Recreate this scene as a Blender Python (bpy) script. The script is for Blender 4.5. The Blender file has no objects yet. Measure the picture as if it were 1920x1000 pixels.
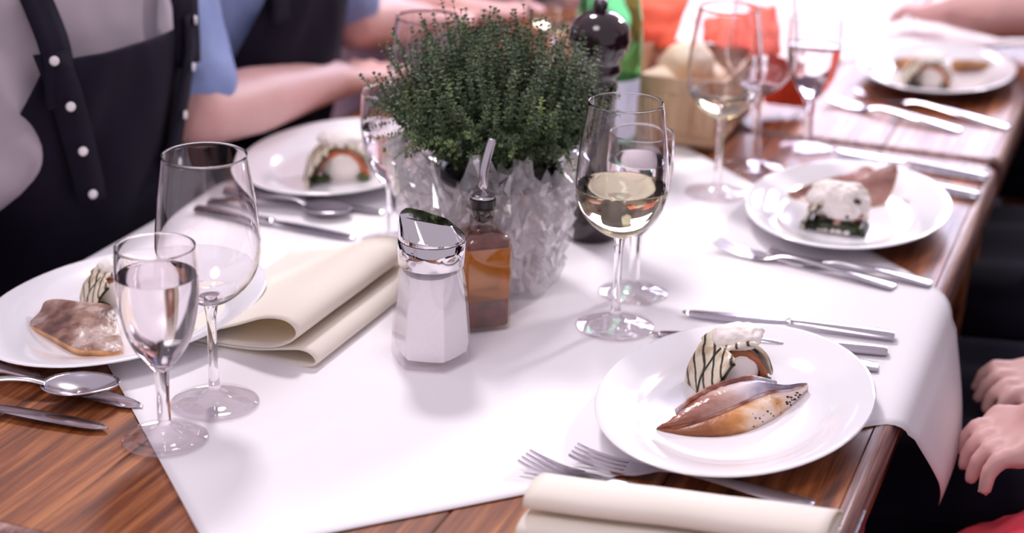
import bpy, bmesh, math, random
from mathutils import Vector, Matrix, Quaternion, noise as mnoise

SC = bpy.context.scene
COL = SC.collection
rnd = random.Random(7)
PI = math.pi

# ------------------------------------------------------------------ camera
TT = 0.75                      # height of the table tops
CH = 0.62                      # camera above the table tops
FPX = 3200.0                   # focal length in pixels of the 1920 wide frame
PITCH, ROLL = math.radians(21.2), math.radians(1.5)
FW = Vector((0, math.cos(PITCH), -math.sin(PITCH)))
R0 = Vector((1, 0, 0)); U0 = R0.cross(FW)
RT = R0 * math.cos(ROLL) + U0 * math.sin(ROLL)
UP = RT.cross(FW)
CAMPOS = Vector((0, 0, TT + CH))
cam = bpy.data.cameras.new('camera')
cam.sensor_width = 36.0
cam.lens = FPX / 1920 * 36
cam.clip_start = 0.05
cam.dof.use_dof = True
cam.dof.focus_distance = 1.42
cam.dof.aperture_fstop = 3.4
cam_o = bpy.data.objects.new('camera', cam); COL.objects.link(cam_o)
M = Matrix((RT, UP, -FW)).transposed().to_4x4(); M.translation = CAMPOS
cam_o.matrix_world = M
SC.camera = cam_o

# ------------------------------------------------------------------ world, lights, exposure
w = bpy.data.worlds.new('room_light'); SC.world = w; w.use_nodes = True
w.node_tree.nodes['Background'].inputs[0].default_value = (0.92, 0.80, 0.94, 1)
w.node_tree.nodes['Background'].inputs[1].default_value = 0.62
def area(name, loc, target, size, power, col=(1, .95, .97), sy=None):
    l = bpy.data.lights.new(name, 'AREA'); l.energy = power; l.color = col
    l.shape = 'RECTANGLE' if sy else 'DISK'; l.size = size
    if sy: l.size_y = sy
    o = bpy.data.objects.new(name, l); COL.objects.link(o); o.location = loc
    o.rotation_euler = (Vector(target) - Vector(loc)).to_track_quat('-Z', 'Y').to_euler()
    return o
area('pendant_lamp_light', (1.75, 3.35, 2.25), (0.1, 1.5, .75), .30, 36, (1, .93, .965))
area('pendant_lamp_light', (-.35, 2.75, 2.7), (-.1, 1.5, .75), .35, 36, (1, .93, .965))
area('front_fill_light', (-.6, .2, 3.1), (-.1, 1.7, .75), 1.0, 21, (1, .93, .98))  # unseen soft fill added overhead on the camera side
SC.view_settings.view_transform = 'Standard'
SC.view_settings.look = 'None'
SC.view_settings.exposure = -0.10
SC.view_settings.gamma = 1.0
SC.view_settings.use_curve_mapping = False

# ------------------------------------------------------------------ placing helpers
TD = Vector((.355, .935, 0)).normalized()      # along the tables
ND = Vector((TD.y, -TD.x, 0))                  # across the tables, towards the right-hand diners
TANG = math.atan2(TD.y, TD.x)                  # heading of the table length
U_L, U_R, V0, V1 = -.966, -.152, .857, 2.066   # near table outline in (across, along)
def tab(u, v, z=0.0):
    p = ND * u + TD * v; p.z = TT + z; return p
def at(px, py, z=0.0):                          # the point at height z over the table seen at a pixel
    d = FW + RT * ((px - 960) / FPX) - UP * ((py - 500) / FPX)
    return CAMPOS + d * ((z - CH) / d.z)
def at_u(px, py, u):                            # the point on the upright plane 'u across the table'
    d = FW + RT * ((px - 960) / FPX) - UP * ((py - 500) / FPX)
    return CAMPOS + d * ((u - CAMPOS.dot(ND)) / d.dot(ND))
def uvof(p): return p.dot(ND), p.dot(TD)

# ------------------------------------------------------------------ materials
MATS = {}
def nodes_of(name):
    m = bpy.data.materials.new(name); m.use_nodes = True
    return m, m.node_tree.nodes, m.node_tree.links, m.node_tree.nodes['Principled BSDF']
def pmat(name, col, rough=.5, metal=0, col2=None, nscale=8, stretch=(1, 1, 1), ndetail=4, ramp=(.35, .65), bump=0, bscale=30,
         bstretch=None, **kw):
    m, N, L, b = nodes_of(name)
    b.inputs['Base Color'].default_value = (*col, 1)
    b.inputs['Roughness'].default_value = rough; b.inputs['Metallic'].default_value = metal
    for k, v in kw.items(): b.inputs[k.replace('_', ' ')].default_value = v
    tc = N.new('ShaderNodeTexCoord')
    if col2 is None: col2 = tuple(c * .92 for c in col)
    mp = N.new('ShaderNodeMapping'); mp.inputs['Scale'].default_value = stretch
    L.new(tc.outputs['Object'], mp.inputs[0])
    nz = N.new('ShaderNodeTexNoise'); nz.inputs['Scale'].default_value = nscale; nz.inputs['Detail'].default_value = ndetail
    L.new(mp.outputs[0], nz.inputs['Vector'])
    cr = N.new('ShaderNodeValToRGB')
    cr.color_ramp.elements[0].position, cr.color_ramp.elements[1].position = ramp
    cr.color_ramp.elements[0].color = (*col2, 1); cr.color_ramp.elements[1].color = (*col, 1)
    L.new(nz.outputs['Fac'], cr.inputs[0]); L.new(cr.outputs[0], b.inputs['Base Color'])
    if bump:
        n2 = N.new('ShaderNodeTexNoise'); n2.inputs['Scale'].default_value = bscale; n2.inputs['Detail'].default_value = 5
        mp2 = N.new('ShaderNodeMapping'); mp2.inputs['Scale'].default_value = bstretch or stretch
        L.new(tc.outputs['Object'], mp2.inputs[0]); L.new(mp2.outputs[0], n2.inputs['Vector'])
        bp = N.new('ShaderNodeBump'); bp.inputs['Strength'].default_value = bump; bp.inputs['Distance'].default_value = .002
        L.new(n2.outputs['Fac'], bp.inputs['Height']); L.new(bp.outputs[0], b.inputs['Normal'])
    MATS[name] = m
    return m
def ramp4(name, stops, rough=.35, nscale=12, stretch=(1, 1, 1), ndetail=6, bump=.4, bscale=60, axis=None, axis_scale=1, axis_off=0, mixn=.5, **kw):
    """colour from noise, optionally mixed with a local axis, through a ramp of several stops"""
    m, N, L, b = nodes_of(name)
    b.inputs['Roughness'].default_value = rough
    for k, v in kw.items(): b.inputs[k.replace('_', ' ')].default_value = v
    tc = N.new('ShaderNodeTexCoord'); mp = N.new('ShaderNodeMapping'); mp.inputs['Scale'].default_value = stretch
    L.new(tc.outputs['Object'], mp.inputs[0])
    nz = N.new('ShaderNodeTexNoise'); nz.inputs['Scale'].default_value = nscale; nz.inputs['Detail'].default_value = ndetail
    L.new(mp.outputs[0], nz.inputs['Vector']); fac = nz.outputs['Fac']
    if axis is not None:
        sx = N.new('ShaderNodeSeparateXYZ'); L.new(tc.outputs['Object'], sx.inputs[0])
        ma = N.new('ShaderNodeMath'); ma.operation = 'MULTIPLY_ADD'
        L.new(sx.outputs[axis], ma.inputs[0]); ma.inputs[1].default_value = axis_scale; ma.inputs[2].default_value = axis_off
        mb = N.new('ShaderNodeMath'); mb.operation = 'MULTIPLY_ADD'
        L.new(fac, mb.inputs[0]); mb.inputs[1].default_value = mixn; L.new(ma.outputs[0], mb.inputs[2]); fac = mb.outputs[0]
    cr = N.new('ShaderNodeValToRGB'); e = cr.color_ramp.elements
    e[0].position, e[0].color = stops[0][0], (*stops[0][1], 1)
    e[1].position, e[1].color = stops[-1][0], (*stops[-1][1], 1)
    for p, c in stops[1:-1]:
        x = e.new(p); x.color = (*c, 1)
    L.new(fac, cr.inputs[0]); L.new(cr.outputs[0], b.inputs['Base Color'])
    n2 = N.new('ShaderNodeTexNoise'); n2.inputs['Scale'].default_value = bscale; n2.inputs['Detail'].default_value = 6
    L.new(tc.outputs['Object'], n2.inputs['Vector'])
    bp = N.new('ShaderNodeBump'); bp.inputs['Strength'].default_value = bump; bp.inputs['Distance'].default_value = .002
    L.new(n2.outputs['Fac'], bp.inputs['Height']); L.new(bp.outputs[0], b.inputs['Normal'])
    MATS[name] = m
    return m
def glassmat(name, col=(1, 1, 1), ior=1.46, rough=0.0, clear=0.0):
    m, N, L, b = nodes_of(name); N.remove(b)
    g = N.new('ShaderNodeBsdfGlass'); g.inputs['Color'].default_value = (*col, 1); g.inputs['IOR'].default_value = ior
    g.inputs['Roughness'].default_value = rough
    if clear:
        tr = N.new('ShaderNodeBsdfTransparent'); tr.inputs[0].default_value = (*col, 1)
        mx = N.new('ShaderNodeMixShader'); mx.inputs[0].default_value = clear
        L.new(g.outputs[0], mx.inputs[1]); L.new(tr.outputs[0], mx.inputs[2]); L.new(mx.outputs[0], N['Material Output'].inputs[0])
    else: L.new(g.outputs[0], N['Material Output'].inputs[0])
    MATS[name] = m
    return m
def thinmat(name, tint=(1, 1, 1), gl=.12, edge=.75, rough=.02, body=None, bodyfac=0.0):
    """thin transparent wall: clear face-on, mirror-like at a grazing angle, optional milky body"""
    m, N, L, b = nodes_of(name); N.remove(b)
    t = N.new('ShaderNodeBsdfTransparent'); t.inputs[0].default_value = (*tint, 1)
    g = N.new('ShaderNodeBsdfGlossy'); g.inputs['Roughness'].default_value = rough
    lw = N.new('ShaderNodeLayerWeight'); lw.inputs[0].default_value = .3
    mr = N.new('ShaderNodeMapRange'); mr.inputs[3].default_value = gl; mr.inputs[4].default_value = edge
    L.new(lw.outputs['Facing'], mr.inputs[0])
    mx = N.new('ShaderNodeMixShader'); L.new(mr.outputs[0], mx.inputs[0]); L.new(t.outputs[0], mx.inputs[1]); L.new(g.outputs[0], mx.inputs[2])
    out = mx.outputs[0]
    if body:
        d = N.new('ShaderNodeBsdfDiffuse'); d.inputs[0].default_value = (*body, 1)
        tr = N.new('ShaderNodeBsdfTranslucent'); tr.inputs[0].default_value = (*body, 1)
        m1 = N.new('ShaderNodeMixShader'); m1.inputs[0].default_value = .5; L.new(d.outputs[0], m1.inputs[1]); L.new(tr.outputs[0], m1.inputs[2])
        m2 = N.new('ShaderNodeMixShader'); m2.inputs[0].default_value = bodyfac
        L.new(out, m2.inputs[1]); L.new(m1.outputs[0], m2.inputs[2]); out = m2.outputs[0]
    L.new(out, N['Material Output'].inputs[0]); MATS[name] = m
    return m

pmat('paper', (.90, .87, .89), .8, col2=(.88, .845, .87), nscale=5, Specular_IOR_Level=.1, bump=.05, bscale=40)
pmat('porcelain', (.90, .88, .915), .12, col2=(.885, .865, .90), nscale=3, Coat_Weight=.4)
def napkin_mat():
    m, N, L, b = nodes_of('napkin_cream'); b.inputs['Roughness'].default_value = .8; b.inputs['Base Color'].default_value = (.98, .94, .855, 1)
    tc = N.new('ShaderNodeTexCoord'); nz = N.new('ShaderNodeTexNoise'); nz.inputs['Scale'].default_value = 500; L.new(tc.outputs['Object'], nz.inputs['Vector'])
    bp = N.new('ShaderNodeBump'); bp.inputs['Strength'].default_value = .12; bp.inputs['Distance'].default_value = .001
    L.new(nz.outputs['Fac'], bp.inputs['Height']); L.new(bp.outputs[0], b.inputs['Normal'])
    tr = N.new('ShaderNodeBsdfTranslucent'); tr.inputs[0].default_value = (1, .80, .50, 1)
    mx = N.new('ShaderNodeMixShader'); mx.inputs[0].default_value = .22; L.new(b.outputs[0], mx.inputs[1]); L.new(tr.outputs[0], mx.inputs[2])
    L.new(mx.outputs[0], N['Material Output'].inputs[0]); MATS['napkin_cream'] = m
napkin_mat()
pmat('steel', (.70, .66, .70), .16, 1, col2=(.64, .60, .65), nscale=30)
pmat('chrome', (.80, .77, .80), .05, 1)
pmat('salt', (.97, .94, .96), .8, col2=(.95, .92, .94), nscale=300, bump=.25, bscale=900)
pmat('black_plastic', (.012, .010, .012), .25)
pmat('mill_wood', (.030, .010, .014), .12, col2=(.016, .006, .010), nscale=10, stretch=(6, 6, 1), Coat_Weight=.7)
pmat('floor_wood', (.011, .007, .015), .8, col2=(.008, .005, .012), Specular_IOR_Level=.1, nscale=4, stretch=(1, 8, 1))
pmat('wall_paint', (.30, .24, .30), .8, col2=(.26, .21, .27), nscale=2)
pmat('window_frame', (.32, .28, .30), .5)
pmat('soil', (.030, .018, .016), .95, col2=(.012, .008, .008), nscale=60, bump=1, bscale=150)
pmat('pot_white', (.80, .76, .79), .4)
pmat('pot_dark', (.02, .014, .02), .35)
pmat('thyme', (.185, .255, .125), .5, col2=(.055, .100, .055), nscale=45, ramp=(.3, .7), Subsurface_Weight=0.0)
pmat('thyme_stem', (.14, .15, .07), .6, col2=(.08, .05, .03), nscale=30)
pmat('thyme_tip', (.33, .42, .17), .5, col2=(.20, .30, .12), nscale=30)
pmat('navy_denim', (.0105, .0075, .019), .85, col2=(.007, .005, .013), Specular_IOR_Level=.15, nscale=14, bump=.3, bscale=18)
pmat('navy_cloth', (.0110, .0075, .021), .85, col2=(.008, .005, .015), Specular_IOR_Level=.15, nscale=14)
pmat('grey_shirt', (.44, .37, .42), .8, col2=(.37, .31, .36), nscale=7, bump=.5, bscale=14)
pmat('white_shirt', (.80, .73, .77), .8, col2=(.72, .65, .70), nscale=6, bump=.4, bscale=14)
pmat('blue_shirt', (.30, .37, .62), .8, col2=(.20, .26, .50), nscale=9, bump=.6, bscale=18)
pmat('pink_shirt', (.72, .48, .55), .8, nscale=6, bump=.4, bscale=14)
pmat('skin', (.68, .40, .37), .5, col2=(.62, .33, .31), nscale=6, Subsurface_Weight=.12, Subsurface_Radius=(.01, .004, .002))
pmat('hair', (.06, .035, .025), .6, nscale=30, stretch=(1, 1, 8))
pmat('button', (.85, .80, .83), .25)
pmat('red_cloth', (.95, .15, .07), .75, col2=(.86, .10, .045), nscale=12, bump=.3, bscale=40)
pmat('red_coat', (.80, .03, .06), .8, col2=(.66, .02, .045), nscale=9, bump=.4, bscale=30)
pmat('bread', (.82, .62, .42), .8, col2=(.90, .80, .66), nscale=25, bump=.5, bscale=50)
pmat('chip_wood', (.70, .46, .30), .6, col2=(.52, .31, .19), nscale=14, stretch=(3, 3, .5), bump=.3, bscale=40)
pmat('label_paper', (.62, .66, .84), .55, col2=(.72, .74, .86), nscale=14)
pmat('foam', (.91, .85, .81), .7, col2=(.84, .76, .70), nscale=70, bump=.6, bscale=220, Subsurface_Weight=.15, Subsurface_Radius=(.004, .003, .002))
pmat('mozzarella', (.92, .84, .79), .35, col2=(.88, .79, .72), nscale=40, bump=.2, bscale=80, Subsurface_Weight=.15, Subsurface_Radius=(.004, .003, .002))
pmat('tomato', (.55, .15, .06), .22, col2=(.32, .11, .035), nscale=60, bump=.3, bscale=120)
pmat('tomato_bright', (.72, .17, .05), .25, col2=(.34, .11, .03), nscale=45, bump=.3, bscale=120)
pmat('green_herb', (.10, .13, .03), .4, col2=(.045, .06, .015), nscale=90, bump=.4, bscale=120)
pmat('zucchini_peel', (.035, .055, .018), .35, col2=(.015, .02, .008), nscale=60)
pmat('char', (.035, .022, .018), .6)
pmat('peppercorn', (.05, .03, .03), .6)
pmat('chili_bits', (.22, .055, .04), .35, col2=(.10, .03, .025), nscale=90, bump=.8, bscale=130)
pmat('iron', (.12, .10, .12), .35, .9, bump=.4, bscale=60)
pmat('grey_bench', (.20, .165, .155), .7, col2=(.14, .11, .11), nscale=6, stretch=(10, 1, 1))
ramp4('fish_skin', [(.30, (.10, .045, .05)), (.44, (.36, .13, .085)), (.52, (.55, .33, .27)), (.60, (.62, .55, .62)), (.72, (.34, .28, .36))],
      rough=.22, nscale=34, stretch=(.6, 1.6, 1.6), bump=.45, bscale=120, axis=2, axis_scale=0, mixn=1)
ramp4('fish_silver', [(.28, (.30, .10, .06)), (.42, (.62, .42, .36)), (.52, (.78, .68, .70)), (.62, (.50, .44, .55)), (.75, (.13, .09, .13))],
      rough=.16, nscale=26, stretch=(.5, 1.4, 1.4), bump=.4, bscale=150, axis=0, axis_scale=4.2, axis_off=.11, mixn=.75)
ramp4('fish_flesh', [(.25, (.28, .09, .03)), (.40, (.62, .27, .08)), (.50, (.84, .60, .42)), (.60, (.88, .73, .66)), (.80, (.86, .72, .68))],
      rough=.35, nscale=24, stretch=(.6, 1.6, 1.6), bump=.5, bscale=140, axis=0, axis_scale=3.2, axis_off=.02, mixn=.75)
ramp4('fish_grey', [(.30, (.07, .035, .035)), (.44, (.19, .095, .075)), (.53, (.36, .21, .16)), (.60, (.52, .40, .36)), (.72, (.30, .17, .12))],
      rough=.30, nscale=38, bump=.5, bscale=130)
ramp4('fish_edge', [(.3, (.36, .13, .04)), (.5, (.70, .36, .14)), (.7, (.86, .62, .42))], rough=.3, nscale=40, bump=.5, bscale=130)
ramp4('fish_brown', [(.3, (.20, .085, .07)), (.5, (.36, .17, .14)), (.7, (.52, .29, .25))], rough=.3, nscale=30, bump=.4, bscale=130)

def zucchini_mat():
    m, N, L, b = nodes_of('zucchini'); b.inputs['Roughness'].default_value = .35
    tc = N.new('ShaderNodeTexCoord')
    wv = N.new('ShaderNodeTexWave'); wv.inputs['Scale'].default_value = 38; wv.inputs['Distortion'].default_value = 2.5; wv.inputs['Detail'].default_value = 3
    mp = N.new('ShaderNodeMapping'); mp.inputs['Rotation'].default_value = (.3, .2, .7)
    L.new(tc.outputs['Object'], mp.inputs[0]); L.new(mp.outputs[0], wv.inputs['Vector'])
    cr = N.new('ShaderNodeValToRGB'); e = cr.color_ramp.elements
    e[0].position, e[0].color = .03, (.045, .028, .02, 1); e[1].position, e[1].color = .26, (.80, .72, .56, 1)
    L.new(wv.outputs['Fac'], cr.inputs[0])
    nz = N.new('ShaderNodeTexNoise'); nz.inputs['Scale'].default_value = 70; L.new(tc.outputs['Object'], nz.inputs['Vector'])
    c2 = N.new('ShaderNodeValToRGB'); c2.color_ramp.elements[0].position = .36; c2.color_ramp.elements[0].color = (.62, .50, .38, 1)
    c2.color_ramp.elements[1].position = .5; c2.color_ramp.elements[1].color = (1, 1, 1, 1); L.new(nz.outputs['Fac'], c2.inputs[0])
    mx = N.new('ShaderNodeMix'); mx.data_type = 'RGBA'; mx.blend_type = 'MULTIPLY'; mx.inputs[0].default_value = .8
    L.new(cr.outputs[0], mx.inputs[6]); L.new(c2.outputs[0], mx.inputs[7]); L.new(mx.outputs[2], b.inputs['Base Color'])
    bp = N.new('ShaderNodeBump'); bp.inputs['Strength'].default_value = .4; bp.inputs['Distance'].default_value = .001
    L.new(wv.outputs['Fac'], bp.inputs['Height']); L.new(bp.outputs[0], b.inputs['Normal'])
    MATS['zucchini'] = m
zucchini_mat()
def table_wood(name, dark, mid, light, rough):
    m, N, L, b = nodes_of(name); b.inputs['Roughness'].default_value = rough
    b.inputs['Coat Weight'].default_value = .15; b.inputs['Coat Roughness'].default_value = .18; b.inputs['Specular IOR Level'].default_value = .45
    tc = N.new('ShaderNodeTexCoord')
    mp = N.new('ShaderNodeMapping'); mp.inputs['Scale'].default_value = (26, 1.0, 26); L.new(tc.outputs['Object'], mp.inputs[0])
    oi = N.new('ShaderNodeObjectInfo'); ad = N.new('ShaderNodeVectorMath'); ad.operation = 'ADD'
    cx = N.new('ShaderNodeCombineXYZ'); ml = N.new('ShaderNodeMath'); ml.operation = 'MULTIPLY'; ml.inputs[1].default_value = 40
    L.new(oi.outputs['Random'], ml.inputs[0]); L.new(ml.outputs[0], cx.inputs[1]); L.new(mp.outputs[0], ad.inputs[0]); L.new(cx.outputs[0], ad.inputs[1])
    nz = N.new('ShaderNodeTexNoise'); nz.inputs['Scale'].default_value = 5; nz.inputs['Detail'].default_value = 9; nz.inputs['Roughness'].default_value = .65
    L.new(ad.outputs[0], nz.inputs['Vector'])
    cr = N.new('ShaderNodeValToRGB'); e = cr.color_ramp.elements
    e[0].position, e[0].color = .36, (*dark, 1); e[1].position, e[1].color = .68, (*light, 1); x = e.new(.50); x.color = (*mid, 1)
    L.new(nz.outputs['Fac'], cr.inputs[0]); L.new(cr.outputs[0], b.inputs['Base Color'])
    bp = N.new('ShaderNodeBump'); bp.inputs['Strength'].default_value = .35; bp.inputs['Distance'].default_value = .001
    L.new(nz.outputs['Fac'], bp.inputs['Height']); L.new(bp.outputs[0], b.inputs['Normal'])
    rr = N.new('ShaderNodeMapRange'); rr.inputs[3].default_value = rough + .14; rr.inputs[4].default_value = rough - .06
    L.new(nz.outputs['Fac'], rr.inputs[0]); L.new(rr.outputs[0], b.inputs['Roughness'])
    MATS[name] = m
table_wood('table_wood', (.085, .019, .005), (.215, .056, .013), (.46, .165, .050), .40)
table_wood('edge_wood', (.07, .026, .02), (.22, .10, .085), (.52, .33, .28), .5)
glassmat('glass', (1, .99, .995), 1.45)
thinmat('glass_foot', (.985, .965, .98), .04, .5)
glassmat('water', (1, .985, .99), 1.33)
glassmat('wine', (.97, .95, .80), 1.34)
glassmat('green_glass', (.66, .92, .75), 1.25)
thinmat('thin_glass', (.98, .96, .98), .05, .55)
thinmat('shaker_glass', (.995, .98, .99), .045, .5)
thinmat('cruet_glass', (.97, .90, .85), .07, .6)
thinmat('film', (1, .985, .99), .24, .85, rough=.04, body=(.98, .95, .97), bodyfac=.16)
def oil_mat():
    m, N, L, b = nodes_of('oil'); N.remove(b)
    g = N.new('ShaderNodeBsdfGlass'); g.inputs['Color'].default_value = (1, .66, .12, 1); g.inputs['IOR'].default_value = 1.2
    tr = N.new('ShaderNodeBsdfTranslucent'); tr.inputs[0].default_value = (.95, .52, .05, 1)
    d = N.new('ShaderNodeBsdfDiffuse'); d.inputs[0].default_value = (.86, .43, .04, 1)
    nz = N.new('ShaderNodeTexNoise'); nz.inputs['Scale'].default_value = 70; tc = N.new('ShaderNodeTexCoord'); L.new(tc.outputs['Object'], nz.inputs['Vector'])
    m1 = N.new('ShaderNodeMixShader'); m1.inputs[0].default_value = .45; L.new(tr.outputs[0], m1.inputs[1]); L.new(d.outputs[0], m1.inputs[2])
    m2 = N.new('ShaderNodeMixShader'); m2.inputs[0].default_value = .42; L.new(g.outputs[0], m2.inputs[1]); L.new(m1.outputs[0], m2.inputs[2])
    L.new(m2.outputs[0], N['Material Output'].inputs[0]); MATS['oil'] = m
oil_mat()
def window_mat():
    m, N, L, b = nodes_of('daylight_pane'); N.remove(b)
    e = N.new('ShaderNodeEmission'); e.inputs[0].default_value = (.78, .76, 1, 1); e.inputs[1].default_value = 15.0
    L.new(e.outputs[0], N['Material Output'].inputs[0]); MATS['daylight_pane'] = m
window_mat()

# ------------------------------------------------------------------ mesh helpers
def mk(name, verts, faces, mat, parent=None, smooth=True, loc=None, mods=()):
    me = bpy.data.meshes.new(name); me.from_pydata([tuple(v) for v in verts], [], faces); me.update()
    if smooth:
        for p in me.polygons: p.use_smooth = True
    me.materials.append(MATS[mat])
    o = bpy.data.objects.new(name, me); COL.objects.link(o)
    if parent is not None: o.parent = parent
    if loc is not None: o.location = loc
    return o
def mkbm(name, bm, mat, parent=None, smooth=True, loc=None):
    me = bpy.data.meshes.new(name); bm.normal_update(); bm.to_mesh(me); bm.free()
    if smooth:
        for p in me.polygons: p.use_smooth = True
    me.materials.append(MATS[mat])
    o = bpy.data.objects.new(name, me); COL.objects.link(o)
    if parent is not None: o.parent = parent
    if loc is not None: o.location = loc
    return o
def tag(o, label, cat, group=None):
    o['label'] = label; o['category'] = cat
    if group: o['group'] = group
    return o
def thing(name, label, cat, loc=(0, 0, 0), rotz=0, group=None):
    o = bpy.data.objects.new(name, None); COL.objects.link(o); o.empty_display_size = .02
    o.location = loc; o.rotation_euler = (0, 0, rotz)
    return tag(o, label, cat, group)
def autosmooth(o, ang=40):
    me = o.data
    me.set_sharp_from_angle(angle=math.radians(ang))
    return o
def bevel(o, wd, seg=2, ang=35):
    b = o.modifiers.new('b', 'BEVEL'); b.width = wd; b.segments = seg; b.limit_method = 'ANGLE'; b.angle_limit = math.radians(ang); return o
def subsurf(o, n=1):
    b = o.modifiers.new('s', 'SUBSURF'); b.levels = n; b.render_levels = n; return o
def solidify(o, t, off=-1):
    b = o.modifiers.new('t', 'SOLIDIFY'); b.thickness = t; b.offset = off; return o
def lathe(prof, seg=48, sx=1, sy=1, phase=0):
    """profile of (r, z); ends at r = 0 close to a point"""
    V, Fc = [], []; rows = []
    for r, z in prof:
        if r < 1e-6:
            rows.append([len(V)]); V.append((0, 0, z))
        else:
            rows.append(list(range(len(V), len(V) + seg)))
            V += [(r * sx * math.cos(2 * PI * i / seg + phase), r * sy * math.sin(2 * PI * i / seg + phase), z) for i in range(seg)]
    for a, b in zip(rows, rows[1:]):
        for i in range(seg):
            j = (i + 1) % seg
            if len(a) == 1 and len(b) == 1: continue
            if len(a) == 1: Fc.append((a[0], b[j], b[i]))
            elif len(b) == 1: Fc.append((a[i], a[j], b[0]))
            else: Fc.append((a[i], a[j], b[j], b[i]))
    return V, Fc
def loft(rings, closed=True, caps=True):
    """rings of equal point counts"""
    V, Fc = [], []; n = len(rings[0])
    for r in rings: V += [tuple(p) for p in r]
    for k in range(len(rings) - 1):
        for i in range(n if closed else n - 1):
            j = (i + 1) % n
            Fc.append((k * n + i, k * n + j, (k + 1) * n + j, (k + 1) * n + i))
    if caps and closed:
        Fc.append(tuple(reversed(range(n)))); Fc.append(tuple((len(rings) - 1) * n + i for i in range(n)))
    return V, Fc
def tube(pts, rad, seg=10, flat=1.0):
    """a tube through points; rad a number or list; flat squashes it in z"""
    pts = [Vector(p) for p in pts]; rings = []
    for i, p in enumerate(pts):
        d = (pts[min(i + 1, len(pts) - 1)] - pts[max(i - 1, 0)]).normalized()
        s = d.cross(Vector((0, 0, 1)))
        s = s.normalized() if s.length > 1e-4 else Vector((1, 0, 0))
        u = s.cross(d).normalized(); r = rad if not hasattr(rad, '__len__') else rad[i]
        rings.append([p + s * (r * math.cos(2 * PI * k / seg)) + u * (r * flat * math.sin(2 * PI * k / seg)) for k in range(seg)])
    return loft(rings)
def boxv(x0, x1, y0, y1, z0, z1):
    V = [(x, y, z) for z in (z0, z1) for y in (y0, y1) for x in (x0, x1)]
    return V, [(0, 2, 3, 1), (4, 5, 7, 6), (0, 1, 5, 4), (2, 6, 7, 3), (0, 4, 6, 2), (1, 3, 7, 5)]
def spline(pts, n):
    """Catmull-Rom samples through a list of tuples"""
    out = []; m = len(pts)
    for k in range(n):
        t = k / (n - 1) * (m - 1); i = min(int(t), m - 2); f = t - i
        p0, p1, p2, p3 = pts[max(i - 1, 0)], pts[i], pts[i + 1], pts[min(i + 2, m - 1)]
        out.append(tuple(.5 * (2 * b + (c - a) * f + (2 * a - 5 * b + 4 * c - d) * f * f + (3 * b - a - 3 * c + d) * f ** 3) for a, b, c, d in zip(p0, p1, p2, p3)))
    return out
def copy_tree(o, parent=None):
    c = o.copy(); COL.objects.link(c); c.parent = parent
    for ch in list(o.children): copy_tree(ch, c)
    return c
def nz3(x, y, z): return mnoise.noise(Vector((x, y, z)))

# ------------------------------------------------------------------ the setting
def struct(o): o['kind'] = 'structure'; return o
struct(mk('floor', *boxv(-5, 5, -2, 7.2, -.05, 0), 'floor_wood', smooth=False))
WY = 7.0
# back wall around one wide window
bm = bmesh.new()
def addbox(bm, x0, x1, y0, y1, z0, z1):
    V, Fc = boxv(x0, x1, y0, y1, z0, z1); vs = [bm.verts.new(v) for v in V]
    for f in Fc: bm.faces.new([vs[i] for i in f])
wx0, wx1, wz0, wz1 = .95, 3.5, 1.75, 3.65
addbox(bm, -5, wx0, WY, WY + .2, 0, 4.3); addbox(bm, wx1, 5, WY, WY + .2, 0, 4.3)
addbox(bm, wx0, wx1, WY, WY + .2, 0, wz0); addbox(bm, wx0, wx1, WY, WY + .2, wz1, 4.3)
struct(mkbm('wall_back', bm, 'wall_paint', smooth=False))
win = bpy.data.objects.new('window_1', None); COL.objects.link(win); win.location = (wx0, WY, wz0); struct(win)
WW, WH = wx1 - wx0, wz1 - wz0
for i in range(3):
    for j in range(2):
        mk('pane', *boxv(i * WW / 3 + .03, (i + 1) * WW / 3 - .03, .10, .11, j * WH / 2 + .03, (j + 1) * WH / 2 - .03), 'daylight_pane', win, False)
for i in range(4): mk('window_frame', *boxv(max(0, i * WW / 3 - .03), min(WW, i * WW / 3 + .03), .06, .16, 0, WH), 'window_frame', win, False)
for j in range(3): mk('window_frame', *boxv(0, WW, .065, .155, max(0, j * WH / 2 - .03), min(WH, j * WH / 2 + .03)), 'window_frame', win, False)

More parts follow.
